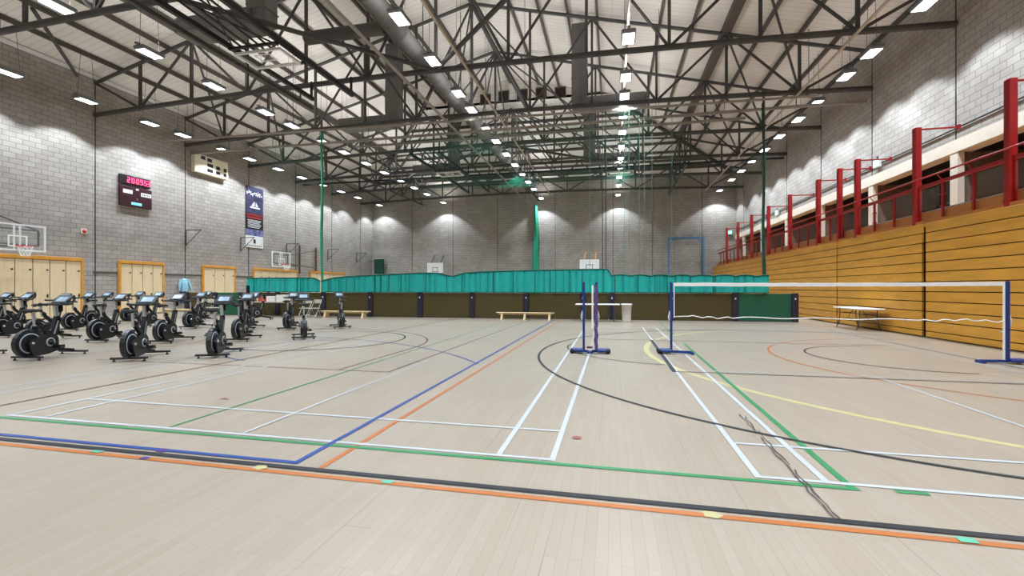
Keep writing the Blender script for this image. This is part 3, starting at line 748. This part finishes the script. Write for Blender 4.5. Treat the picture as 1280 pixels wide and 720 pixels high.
for s in (-1,1): MB().bar((s*1.5,0,5.3),(s*.95,0,5.9),.07,.07).build('corner_brace','frameblue',t)
t = thing('green_storage_box','dark green panel box hanging in the far left corner','box',(-24.3,43.2,2.9))
MB().bev(0,1.0,-.1,.3,0,1.55,.03).build('box','bunchdark',t)
MB().box(-.02,1.02,-.12,.32,1.552,1.6).build('lid','white',t)
MB().bar((.5,.31,1.2),(.5,.78,1.2),.05,.05).bar((-.66,.1,1.3),(0,.1,1.3),.05,.05).build('wall_bracket','steel',t)

# ------------------------------------------------------------------ DIVIDER
def dy(x): return 20.75+.035*x
def bundle(name, x, y, z0, z1, rb, rt, m, label, wob=.03):
    n = 16; vs_=[]; L=14
    for i in range(L+1):
        t_ = i/L; r = rb+(rt-rb)*t_; z = z0+(z1-z0)*t_
        for k2 in range(n):
            a = 2*PI*k2/n; q = r*(1+.28*math.cos(a*4+i*.5))
            vs_.append((q*math.cos(a)+wob*math.sin(i*.8), q*math.sin(a), z))
    mb = MB().add(vs_, [(i*n+j,i*n+(j+1)%n,(i+1)*n+(j+1)%n,(i+1)*n+j) for i in range(L) for j in range(n)], True)
    t = thing(name, label, 'net', (x,y,0)); mb.build('net_folds', m, t)
    MB().bar((0,0,z1),(0,0,z1+.12),.04,.04).build('top_runner','steel',t); return t
bundle('gathered_net',-14.5,dy(-14.5)+.3,.03,9.35,.06,.05,'bunch','bright green gathered net hanging left of the ridge lamps')
bundle('gathered_net',-7.2,43.45,.05,9.5,.42,.14,'bunch','green gathered net hanging on the end wall and widening downwards')
bundle('gathered_net',6.35,dy(6.35)+.3,.03,9.35,.06,.045,'bunchdark','dark green gathered net hanging in front of the balcony')
t = thing('division_net','fine open green netting hanging above the teal curtain','net')
mb = MB(); mb.add([(x, dy(x)+.14+.03*math.sin(x*3), z) for z in (2.0,9.4) for x in [-18+.5*i for i in range(50)]], [(i,i+1,51+i,50+i) for i in range(49)])
mb.build('net_sheet','netlight',t)
t = thing('raised_net','denser green netting gathered under the trusses','net')
mb = MB(); mb.add([(x, 22.65+.12*math.sin(x*4), z) for z in (8.4,9.53) for x in [-11+.4*i for i in range(33)]], [(i,i+1,34+i,33+i) for i in range(32)])
mb.build('net_sheet','netgreen',t)
t = thing('raised_net','green netting folded below the roof farther back','net')
mb = MB(); mb.add([(x, 31.6+.08*math.sin(x*4), z) for z in (8.6,9.57) for x in [-13+.5*i for i in range(30)]], [(i,i+1,31+i,30+i) for i in range(29)])
mb.build('net_sheet','netgreen',t)
for i, (x, m, r) in enumerate(((-.42,'ropedark',.02),(-.27,'ropedark',.02),(.55,'rope',.012),(.75,'rope',.012),(1.2,'rope',.012),(1.42,'rope',.012),(1.75,'rope',.012),(-1.0,'rope',.01),(2.6,'rope',.01))):
    o = MB().tube([(x,dy(x)+.3,.01),(x,dy(x)+.3,5),(x,dy(x)+.3,9.46)],r,5).build('net_rope',m)
    tag(o, '%s thin rope from the left hanging above the curtain' % NTH[i], 'rope', 'net ropes')
t = thing('divider_track','slim grey track above the divider carrying the gathered nets','track')
MB().bar((-24,dy(-24)+.3,9.5),(8.6,dy(8.6)+.3,9.5),.07,.09).build('rail','paletrack',t)
for x in (-22.2,-16.15,-10.1,-4.0,2.05,8.1): MB().bar((x,dy(x)+.3,9.54),(x,dy(x)+.3,topz(x,dy(x))+.1),.02,.02).build('hanger','steel',t)
# teal curtain strip
key = [(-18.6,1.93),(-15.2,1.93),(-14.6,1.92),(-14.35,1.75),(-13.8,1.9),(-13,1.98),(-11,2.06),(-9,2.14),(-8.1,2.13),(-7.6,2.0),(-7.35,1.98),(-6.9,2.12),(-6,2.18),(-3,2.24),(-.2,2.26),(-.05,1.98),(6.45,1.92)]
def topc(x):
    for (a,za),(b,zb) in zip(key, key[1:]):
        if a <= x <= b: z = za+(zb-za)*(x-a)/(b-a); break
    else: z = 1.92
    if x > -.05: z += .055*abs(math.sin((x+.05)*PI/.86))-.02
    return z
def curtain(x0, x1, lab):
    t = thing('teal_curtain', lab, 'curtain', group='teal curtain strips')
    N = int((x1-x0)/.03); rr = random.Random(int(x0*10)); vs_=[]; ph = 0; P=[]
    for i in range(N+1):
        ph += .03*(2*PI/(.30 if int(ph/6.28)%3 else .62))*rr.uniform(.5,1.5); P.append(ph)
    R = 6
    for j in range(R+1):
        for i in range(N+1):
            x = x0+(x1-x0)*i/N; zt = topc(x); z = 1.22+(zt-1.22)*j/R
            vs_.append((x+.02*math.sin(P[i]*.5), dy(x)-.03-.12*(abs(math.sin(P[i]*.5))**.6)*(1-.2*j/R)+.03+.03*math.sin(P[i]*.37), z))
    mb = MB().add(vs_, [(j*(N+1)+i,j*(N+1)+i+1,(j+1)*(N+1)+i+1,(j+1)*(N+1)+i) for j in range(R) for i in range(N)], True)
    mb.build('curtain_cloth','teal',t)
    h = MB().tube([Vector(vs_[R*(N+1)+i]) for i in range(0,N+1,3)],.034,6)
    h.build('top_hem','hemfold',t)
    MB().tube([Vector(vs_[i]) for i in range(0,N+1,3)],.02,5).build('bottom_hem','hemfold',t)
    i = rr.randint(4,16)
    while i < N-3:        # dark strips down the cloth, shade of the folds put in as colour
        MB().tube([Vector(vs_[j*(N+1)+i])+Vector((0,-.012,0)) for j in range(R+1)], rr.choice((.008,.012,.02)), 5).build('fold_shade','hemfold',t)
        i += rr.randint(9,34)
curtain(-18.6,-14.33,'teal curtain strip at the left end of the divider behind the folding chairs')
curtain(-14.32,-7.45,'teal curtain strip left of the dip in its top edge')
curtain(-7.44,-.05,'tallest teal curtain strip in the middle of the divider')
curtain(-.04,6.45,'teal curtain strip with scalloped top behind the badminton net')
posts = [-22.25,-20.5,-18.95,-16.8,-14.2,-11.65,-9.05,-6.45,-3.87,-1.29,0,2.56,5.13,7.45]
ang = math.atan(.035)
for i, x in enumerate(posts):
    hgt = 1.2 if i != 3 else 1.2
    pass
    t = thing('divider_post','%s dark padded post from the left in the divider' % (NTH+['fourteenth'])[i],'post',(x,dy(x)-.02,0), group='divider posts')
    MB().bev(-.13,.13,-.06,.06,0,hgt,.02).build('padding','navypost',t)
    MB().bev(-.025,.025,-.085,-.061,.93,1.0,.005).build('hook','white',t)
    if i == len(posts)-1: pass
t = thing('pole_stand','tall thin black pole in front of the divider near the piled table','pole',(-18.2,19.72,0))
MB().bev(-.06,.06,-.06,.06,.03,1.55,.01).build('pole','black',t); MB().lathe([(0,0),(.2,0),(.2,.03),(.06,.05),(0,.05)],(0,0,0),'z',16).build('base','rubber',t)
for i in range(len(posts)-1):
    a, b = posts[i]+.135, posts[i+1]-.135; g = i in (1, len(posts)-2); L = b-a
    if i==0: lab='leftmost olive divider panel behind the folding chairs'
    elif i==1: lab='dark green divider panel behind the bikes'
    elif g: lab='dark green divider panel at the right end of the divider'
    else: lab='olive divider panel, %s from the left end' % NTH[i]
    t = thing('partition_screen', lab, 'divider panel', (a,dy(a),0), ang, group='divider panels')
    MB().bev(0,L,-.02,.02,.03,1.18,.01).build('vinyl_sheet','dgreen' if g else 'olive',t)
    MB().box(.01,L-.01,-.03,.03,.0,.03).build('bottom_rail','steel',t)

# ------------------------------------------------------------------ FOLDED CEILING BASKETBALL GOALS
def ceiling_goal(x0, x1, ya, yb, yboard, lab, z=9.5):
    t = thing('ceiling_basketball_goal', lab, 'basketball goal', group='folded ceiling goals')
    for x in (x0, x1):
        MB().bar((x,ya,z+.1),(x,yb,z+.1),.13,.16).build('rail','black',t)
        for y in (yb-.1,(ya+yb)/2,ya+.1): MB().bar((x,y,z+.15),(x,y,botz(x)),.08,.08).build('hanger','black',t)
    xa, xb = x0+.05, x1-.05
    f = MB()
    for y in (yboard-.15,yboard+1.2): f.bar((x0,y,z+.0),(x1,y,z+.0),.08,.08)
    for s in (.25,.4,.6,.75):
        xx = x0+(x1-x0)*s; f.bar((xx,yboard+.1,z+.02),(xx,yboard-min(5,yboard-ya),z+.35),.05,.05)
    f.bar((x0+.1,yboard,z),(x1-.1,yboard-3.2 if yboard-ya>3.2 else ya,z+.3),.04,.04); f.bar((x1-.1,yboard,z),(x0+.1,yboard-3.2 if yboard-ya>3.2 else ya,z+.3),.04,.04)
    f.build('folding_frame','black',t)
    MB().box(xa,xb,yboard,yboard+1.05,z-.1,z-.08).build('glass_panel','backglass',t)
    q = MB().box(xa,xb,yboard,yboard+.06,z-.13,z-.05).box(xa,xb,yboard+1.0,yboard+1.06,z-.13,z-.05).box(xa,xa+.06,yboard+.06,yboard+1.0,z-.13,z-.05).box(xb-.06,xb,yboard+.06,yboard+1.0,z-.13,z-.05)
    q.build('white_border','white',t)
    xm = (xa+xb)/2
    q = MB().box(xm-.3,xm+.3,yboard+.2,yboard+.25,z-.108,z-.101).box(xm-.3,xm+.3,yboard+.6,yboard+.65,z-.108,z-.101).box(xm-.3,xm-.25,yboard+.25,yboard+.6,z-.108,z-.101).box(xm+.25,xm+.3,yboard+.25,yboard+.6,z-.108,z-.101)
    q.build('target_square','white',t)
ceiling_goal(-12.65,-10.75,4.0,17.3,13.05,'nearer basketball goal folded up under the roof')
ceiling_goal(-12.0,-10.2,25.7,37.2,29.6,'farther basketball goal folded up under the roof')
ceiling_goal(-.4,1.5,27.5,33.2,31.9,'folded ceiling backboard among the lamps right of the ridge')
for x in (-13.35,):
    t = thing('lifting_rail','long dark rail beside the nearer folded goal','rail'); MB().bar((x,3,9.6),(x,18.2,9.6),.1,.14).build('rail','steel',t)
    MB().bar((x,8,9.66),(x,8,10.2),.05,.05).bar((x,17.4,9.66),(x,17.4,10.2),.05,.05).build('hanger','steel',t)

# ------------------------------------------------------------------ BADMINTON POSTS AND NET
def bad_post(x, y, d, lab, armlen=.42):
    t = thing('badminton_post', lab, 'net post', (x,y,0), group='badminton posts')
    MB().bev(-.025,.025,-.025,.025,.05,1.55,.006).build('pole','postblue',t)
    b = MB().bev(-.27,.0,-.11,.11,.03,.1,.02); b.bar((0,0,.05),(armlen,0,.04),.06,.05); b.box(armlen-.02,armlen+.03,-.1,.1,.0,.05)
    b = b.build('base','postblue',t)
    if d < 0: b.rotation_euler=(0,0,PI)
    for s in (-1,1):
        wv = MB().lathe([(0,-.02),(.045,-.02),(.05,0),(.045,.02),(0,.02)],(-.25 if d>0 else .25,s*.1,.05),'y',14); wv.build('wheel','rubber',t)
    MB().tube([(-.03*d,0,.92),(-.06*d,0,.8),(-.045*d,0,.7),(-.03*d,0,.78),(-.03*d,0,.9)],.01,6).build('cleat_cord','white',t)
    return t
NY = 10.3
bad_post(1.25, NY, 1, 'blue badminton post at the left end of the stretched net')
bad_post(7.25, NY, -1, 'blue badminton post at the right end of the net by the bleachers')
t = thing('badminton_net','white-taped badminton net stretched between two blue posts','net')
N = 60
def nx_(i): return 1.3+5.9*i/N
rr = random.Random(4)
lowz = [.80+.012*math.sin(i*.5)+(.02*math.sin(i*1.9) if i in range(4,14) or i>46 else 0) for i in range(N+1)]
topw = [1.53-.012*math.sin(PI*i/N)+rr.uniform(-.003,.003) for i in range(N+1)]
mb = MB(); 
for i in range(N): mb.bar((nx_(i),NY,topw[i]-.03),(nx_(i+1),NY,topw[i+1]-.03),.012,.075)
mb.build('top_tape','white',t)
MB().tube([(nx_(i),NY,lowz[i]) for i in range(N+1)],.011,6).build('bottom_cord','white',t)
MB().add([(nx_(i),NY,z[i]) for z in (lowz,topw) for i in range(N+1)], [(i,i+1,N+2+i,N+1+i) for i in range(N)]).build('net_mesh','badnet',t)
MB().bar((1.31,NY,.78),(1.31,NY,1.52),.02,.03).bar((7.19,NY,.05),(7.19,NY,1.52),.02,.03).build('side_tape','white',t)
# folded pair
bad_post(-.60, 9.98, 1, 'blue badminton post standing left of the rolled net', .1)
t2 = bad_post(-.33, 10.02, -1, 'blue badminton post wrapped with the rolled net', .1)
t = thing('rolled_badminton_net','purple and white rolled badminton net tied to the blue post','net',(-.38,9.93,0))
vs_=[]; n_=10; L=40; rr=random.Random(9)
for i in range(L+1):
    z=.1+1.4*i/L
    for k2 in range(n_):
        a=2*PI*k2/n_; q=.032*(1+.35*rr.random()); vs_.append((.045+q*math.cos(a)+.008*math.sin(i*.9), q*math.sin(a), z))
MB().add(vs_, [(i*n_+j,i*n_+(j+1)%n_,(i+1)*n_+(j+1)%n_,(i+1)*n_+j) for i in range(L) for j in range(n_)], True).build('net_roll', mat('rolled_net_purple',(84,62,110),.8,noise=.6,nscale=30),t)
MB().bar((-.03,-.01,.55),(-.03,-.01,1.48),.035,.02).build('white_tape','white',t)
MB().tube([(-.01,0,.1),(-.02,-.02,.3),(.0,-.01,.5)],.012,6).build('loose_cord','white',t)
t = thing('net_cord_pile','small heap of purple cord on the post bases','cord',(-.47,9.95,.1))
rr=random.Random(3); MB().tube([(rr.uniform(-.07,.07),rr.uniform(-.05,.05),.01+.045*rr.random()) for i in range(26)],.009,5).build('coils',mat('plum_cord',(120,60,90),.8,noise=.2),t)

# ------------------------------------------------------------------ TABLES, BENCHES, CHAIRS, BIN
def folding_table(x0, x1, y0, y1, lab, longx=True, z=.74, m='white'):
    t = thing('folding_table', lab, 'table', ((x0+x1)/2,(y0+y1)/2,0)); w, d = (x1-x0)/2, (y1-y0)/2
    MB().bev(-w,w,-d,d,z-.045,z,.015).build('tabletop', m, t)
    for s in (-1,1):
        l = MB()
        if longx:
            a = s*(w-.25); pts = lambda q: (a, q, 0)
            for q in (-1,1): l.tube([(a,q*(d-.12),z-.05),(a,q*(d-.12),.35),(a,q*(d-.02),0)],.014,6)
            l.tube([(a,-(d-.12),.38),(a,0,.46),(a,(d-.12),.38)],.011,6); l.tube([(a,0,.44),(a-s*.35,0,z-.05)],.01,6)
        else:
            a = s*(d-.25)
            for q in (-1,1): l.tube([(q*(w-.12),a,z-.05),(q*(w-.12),a,.4),(q*(w-.02),a,0)],.014,6)
            l.tube([(-(w-.05),a,.08),(-(w-.14),a,.28),(0,a,.36),((w-.14),a,.28),((w-.05),a,.08)],.011,6); l.tube([(-(w-.12),a,.55),((w-.12),a,.55)],.011,6); l.tube([(0,a,.36),(0,a-s*.4,z-.05)],.01,6)
        l.build('leg_frame','steel',t)
    return t
folding_table(7.95,8.7,17.0,18.85,'white folding table standing against the orange bleacher', False)
folding_table(-1.53,.33,19.5,20.1,'white folding table before the divider beside the white bin')
folding_table(-17.5,-15.5,19.2,19.85,'table piled with white boxes behind the exercise bikes', m='chairgrey')
t = thing('storage_bin','tall white plastic bin standing at the right end of the folding table','bin',(.6,19.75,0))
MB().lathe([(0,.01),(.17,.0),(.18,.03),(.205,.7),(.23,.7),(.23,.75),(.2,.75),(.19,.72),(.165,.06),(0,.06)],(0,0,0),'z',20).build('bin_body','white',t)
h = MB(); h.box(-.06,.06,-.26,-.2,.69,.72); h.build('handle','greyring',t)
def item(name, x, y, w, d, hh, m, lab, cat, z=.742):
    t = thing(name, lab, cat, (x,y,z)); MB().bev(-w/2,w/2,-d/2,d/2,0,hh,.008).build('body',m,t)
    MB().bev(-w/2-.01,w/2+.01,-d/2-.01,d/2+.01,hh,hh+.03,.006).build('lid',m,t); return t
item('red_crate',-17.0,19.45,.36,.34,.2,'orangered','red crate at the left end of the piled table','crate')
item('white_box',-16.45,19.45,.5,.4,.24,'white','lower white box beside the red crate on the table','box')
item('white_box',-15.88,19.45,.5,.4,.31,'white','taller white box at the right end of the piled table','box')
for i,(x,m,lab) in enumerate(((-17.42,'yellowline','yellow bottle at the left end of the piled table'),(-17.27,'white','white bottle between the yellow bottle and red crate'))):
    t = thing('bottle', lab, 'bottle', (x,19.35,.742)); MB().lathe([(0,0),(.05,0),(.05,.18),(.02,.24),(.02,.28)],(0,0,0),'z',12).build('bottle_body',m,t)
    MB().lathe([(.024,.28),(.024,.31),(0,.31)],(0,0,0),'z',12).build('cap','blueline',t)
def bench(x0, x1, y, lab, legs, z=.32):
    t = thing('gym_bench', lab, 'bench', ((x0+x1)/2,y,0), group='gym benches'); w=(x1-x0)/2
    MB().bev(-w,w,-.12,.12,z-.035,z,.01).build('seat','bench',t)
    MB().box(-w+.1,w-.1,-.02,.02,z-.1,z-.036).build('under_rail','bench',t)
    for f in legs:
        a = -w+2*w*f; MB().add([(a-.04,-.2,0),(a+.04,-.2,0),(a+.04,.2,0),(a-.04,.2,0),(a-.04,-.09,z-.04),(a+.04,-.09,z-.04),(a+.04,.09,z-.04),(a-.04,.09,z-.04)],[(0,3,2,1),(4,5,6,7),(0,1,5,4),(1,2,6,5),(2,3,7,6),(3,0,4,7)]).build('leg','bench',t)
bench(-13.85,-11.2,19.5,'long wooden gym bench right of the folding chairs',(.12,.88))
bench(-5.15,-2.5,20.05,'long wooden gym bench in front of the middle divider panels',(.1,.5,.92))
bench(-21.6,-19.2,18.0,'pale low bench behind the bikes by the left divider panel',(.12,.88), .4)
def chair(x, y, rz, lab, copy_of=None):
    if copy_of:
        c = copy_tree(copy_of); c.location=(x,y,0); c.rotation_euler=(0,0,rz); tag(c, lab); return c
    t = thing('folding_chair', lab, 'chair', (x,y,0), rz, 'folding chairs')
    MB().bev(-.2,.2,-.2,.18,.43,.455,.015).build('seat','chairgrey',t)
    b = MB()
    N=8
    for i in range(N):
        a0=-.2+.4*i/N; a1=-.2+.4*(i+1)/N; f=lambda a:.23+.02*(1-(a/.2)**2)
        b.add([(a0,f(a0),.68),(a1,f(a1),.68),(a1,f(a1)+.03,.86),(a0,f(a0)+.03,.86),(a0,f(a0)+.012,.68),(a1,f(a1)+.012,.68),(a1,f(a1)+.042,.86),(a0,f(a0)+.042,.86)],[(0,1,2,3),(7,6,5,4),(0,4,5,1),(3,2,6,7)])
    b.build('backrest','chairgrey',t)
    for s in (-1,1):
        MB().tube([(s*.21,-.26,0),(s*.21,0,.4),(s*.21,.25,.86)],.012,6).build('front_leg','silver',t)
        MB().tube([(s*.18,.24,0),(s*.18,.0,.43)],.011,6).build('rear_leg','silver',t)
    MB().tube([(-.21,-.2,.1),(.21,-.2,.1)],.01,6).tube([(-.18,.2,.1),(.18,.2,.1)],.01,6).build('stretcher','silver',t)
    index_kids(t); return t
c0 = chair(-14.5,19.25,0,'left of the two beige folding chairs beside the wooden gym bench')
chair(-14.0,19.27,-.05,'right of the two beige folding chairs beside the wooden gym bench', c0)
chair(-20.4,18.9,0,'leftmost of three folding chairs before the leftmost olive panel', c0)
chair(-19.9,18.92,.05,'middle of three folding chairs before the leftmost olive panel', c0)
chair(-19.35,18.9,-.03,'rightmost of three folding chairs before the green panel', c0)

# ------------------------------------------------------------------ EXERCISE BIKES  (local: forward +y, flywheel at the rear)
def make_bike(lab):
    t = thing('exercise_bike', lab, 'exercise bike', (0,0,0), 0, 'indoor cycling bikes')
    fw = MB().lathe([(.15,-.03),(.24,-.032),(.255,-.02),(.255,.02),(.24,.032),(.15,.03),(.0,.03)],(0,-.43,.33),'x',32)
    fw.lathe([(0,-.03),(.15,-.03)],(0,-.43,.33),'x',32); f = fw.build('flywheel','flywheel',t)
    for s in (-1,1): MB().lathe([(.175,.034*s),(.2,.036*s),(.2,.031*s)],(0,-.43,.33),'x',32).build('silver_ring','greyring',f)
    MB().lathe([(0,.1),(.025,.1),(.03,.06),(.03,-.06),(.025,-.1),(0,-.1)],(0,-.43,.33),'x',12).build('axle','silver',f)
    gd = MB(); pts=[]
    for i in range(15):
        a = math.radians(60+ (i/14)*215); pts.append((0,-.43+.275*math.cos(a),.33+.275*math.sin(a)))
    for i in range(14): gd.bar(pts[i],pts[i+1],.08,.015)
    gd.build('flywheel_guard','shroud',t)
    poly = [(-.5,.33),(-.46,.40),(-.38,.42),(-.28,.46),(-.12,.50),(-.0,.47),(.06,.40),(.07,.24),(.05,.14),(-.12,.085),(-.33,.07),(-.42,.09),(-.47,.2)]
    sh = MB()
    for s in (-1,1): sh.prism(poly, s*.045, s*.085) if s>0 else sh.prism(poly,-.085,-.045)
    sh.prism([(y*.97+.0,z*.98+.005) for y,z in [(-.16,.11),(-.16,.49),(-.0,.47),(.05,.40),(.05,.26),(.02,.18)]],-.05,.05)
    sh = sh.build('drive_shroud','shroud',t)
    for s in (-1,1): MB().lathe([(.06,.088*s),(.062,.094*s),(.088,.094*s),(.09,.086*s)],(0,-.1,.32),'x',24).build('grey_ring','greyring',sh)
    ar = MB(); ar.bar((.11,-.1,.32),(.11,.02,.2),.02,.035); ar.bar((-.11,-.1,.32),(-.11,-.22,.44),.02,.035); ar.lathe([(0,-.12),(.02,-.12),(.02,.12),(0,.12)],(0,-.1,.32),'x',10)
    ar = ar.build('crank','black',t)
    for s,y,z in ((1,.02,.2),(-1,-.22,.44)):
        MB().bev(.12 if s>0 else -.22, .22 if s>0 else -.12, y-.05,y+.05,z-.015,z+.015,.006).box((.13 if s>0 else -.2),(.2 if s>0 else -.13),y-.03,y+.06,z+.016,z+.05).build('pedal','black',ar)
    fr = MB(); fr.bar((0,-.3,.72),(0,-.06,.5),.06,.07); fr.bar((0,-.02,.34),(0,.12,.8),.07,.11); fr.bar((0,-.06,.5),(0,.03,.56),.05,.06)
    fr.bar((0,.0,.17),(0,.44,.085),.07,.06); fr.bar((0,-.2,.1),(0,-.45,.075),.06,.04); fr.build('frame','black',t)
    st = MB(); st.bar((.034,-.0,.42),(.034,.1,.74),.006,.03); st.bar((-.034,-.0,.42),(-.034,.1,.74),.006,.03); st.build('frame_stripe','silver',t)
    for y, nm in ((-.46,'rear_stabilizer'),(.45,'front_stabilizer')):
        s_ = MB().bev(-.31,.31,y-.035,y+.035,.045,.085,.012).build(nm,'black',t)
        for s in (-1,1): MB().lathe([(0,0),(.03,0),(.03,.015),(.012,.02),(.012,.046)],(s*.25,y,0),'z',10).build('foot','rubber',s_)
    MB().bar((0,-.31,.66),(0,-.36,.95),.035,.05).build('seat_post','silver',t)
    MB().bar((0,-.3,.69),(0,-.29,.78),.05,.06).lathe([(0,.07),(.03,.07),(.03,.03),(0,.03)],(.0,-.29,.73),'x',8).build('post_clamp','rubber',t)
    # saddle: tapered
    vs_=[]; R_=[(-.5,.02,.96),(-.49,.12,.985),(-.44,.14,1.0),(-.36,.1,.995),(-.28,.05,.99),(-.22,.035,.985),(-.19,.02,.97)]
    for y,wd,z in R_:
        for k2 in range(8):
            a=2*PI*k2/8; vs_.append((wd*math.cos(a), y, z-.02+.028*math.sin(a)))
    MB().add(vs_,[(i*8+j,(i+1)*8+j,(i+1)*8+(j+1)%8,i*8+(j+1)%8) for i in range(6) for j in range(8)]+[tuple(range(8)),tuple(range(55,47,-1))],True).bar((0,-.42,.95),(0,-.3,.95),.03,.03).build('saddle','rubber',t)
    MB().bar((0,.1,.76),(0,.07,1.07),.05,.06).build('handlebar_post','silver',t)
    MB().bar((0,.11,.74),(0,.105,.84),.07,.085).build('post_clamp','rubber',t)
    hb = MB()
    hb.tube([(-.24,-.02,1.09),(-.25,.06,1.08),(-.2,.12,1.08),(0,.13,1.08),(.2,.12,1.08),(.25,.06,1.08),(.24,-.02,1.09)],.024,8)
    for s in (-1,1): hb.tube([(s*.12,.12,1.08),(s*.14,.22,1.09),(s*.12,.34,1.13),(s*.1,.38,1.22)],.024,8); hb.tube([(s*.25,.08,1.08),(s*.22,.2,1.09),(s*.13,.27,1.1)],.022,8)
    hb.bev(-.16,.16,-.02,.22,1.06,1.1,.012); hb.build('handlebars','black',t)
    cs = MB().add([(-.15,.13,1.12),(.15,.13,1.12),(.15,.33,1.27),(-.15,.33,1.27),(-.15,.15,1.09),(.15,.15,1.09),(.15,.35,1.24),(-.15,.35,1.24)],[(0,1,2,3),(7,6,5,4),(0,4,5,1),(1,5,6,2),(2,6,7,3),(3,7,4,0)]).bar((0,.15,1.08),(0,.24,1.17),.04,.04)
    cs = cs.build('console','black',t)
    MB().add([(-.1,.158,1.145),(.1,.158,1.145),(.1,.27,1.229),(-.1,.27,1.229)],[(0,1,2,3)]).build('screen',mat('console_screen',(150,170,184),.25,noise=.3,nscale=9),cs)
    bt = MB().lathe([(0,0),(.04,0),(.045,.02),(.045,.12),(.04,.12)],(0,.17,.93),'z',12); bt.build('bottle_cage','rubber',t)
    index_kids(t); return t
BK = [  # x, y, rotation (deg, + = turned left), label
 (-11.25,7.05,3,'nearest left bike in the front row with its whole flywheel showing'),
 (-9.3,7.35,19,'front row bike whose console holds up beside the plywood cupboard, second from left'),
 (-8.1,8.05,20,'front row bike at the right end of the front row'),
 (-13.0,6.7,5,'bike cut by the left edge in the front row'),
 (-11.4,9.8,10,'second row bike directly below the hanging jacket'),
 (-13.2,9.65,2,'second row bike behind the two nearest front row bikes'),
 (-14.9,9.4,2,'second row bike half hidden behind the nearest left bike'),
 (-17.1,9.9,2,'bike at the far left edge of the second row'),
 (-9.85,10.55,14,'bike half hidden behind the right end of the front row'),
 (-8.55,11.3,38,'bike seen end-on with both pedals showing in open floor'),
 (-14.5,13.4,6,'third row bike below the leftmost olive panel'),
 (-12.4,13.6,14,'third row bike in front of the dark green panel'),
 (-10.9,13.75,12,'bike standing behind the end-on bike'),
 (-9.55,14.6,42,'bike farthest right standing alone before the gym bench'),
 (-16.8,13.7,4,'third row bike in front of the four-door cupboard'),
 (-18.6,13.2,4,'third row bike just right of the widest cupboard'),
 (-17.6,11.9,4,'bike in the crowded cluster left of the four-door cupboard'),
 (-20.9,12.2,4,'bike deep in the left cluster before the widest cupboard'),
 (-19.2,10.6,4,'bike farther back at the left edge of the cluster'),
 (-15.3,17.3,-60,'farthest bike standing turned the other way before the table'),
 (-19.6,15.2,4,'rear row bike near the left wall'),
 (-17.3,16.3,4,'rear row bike before the small rear bench'),
]
b0 = None
for i,(x,y,r,lab) in enumerate(BK):
    if b0 is None: b0 = make_bike(lab); o = b0
    else: o = copy_tree(b0)
    o.location=(x-.03,y+.02,0); o.rotation_euler=(0,0,math.radians(r+(8 if abs(r)<30 else 0))); o['label']=lab
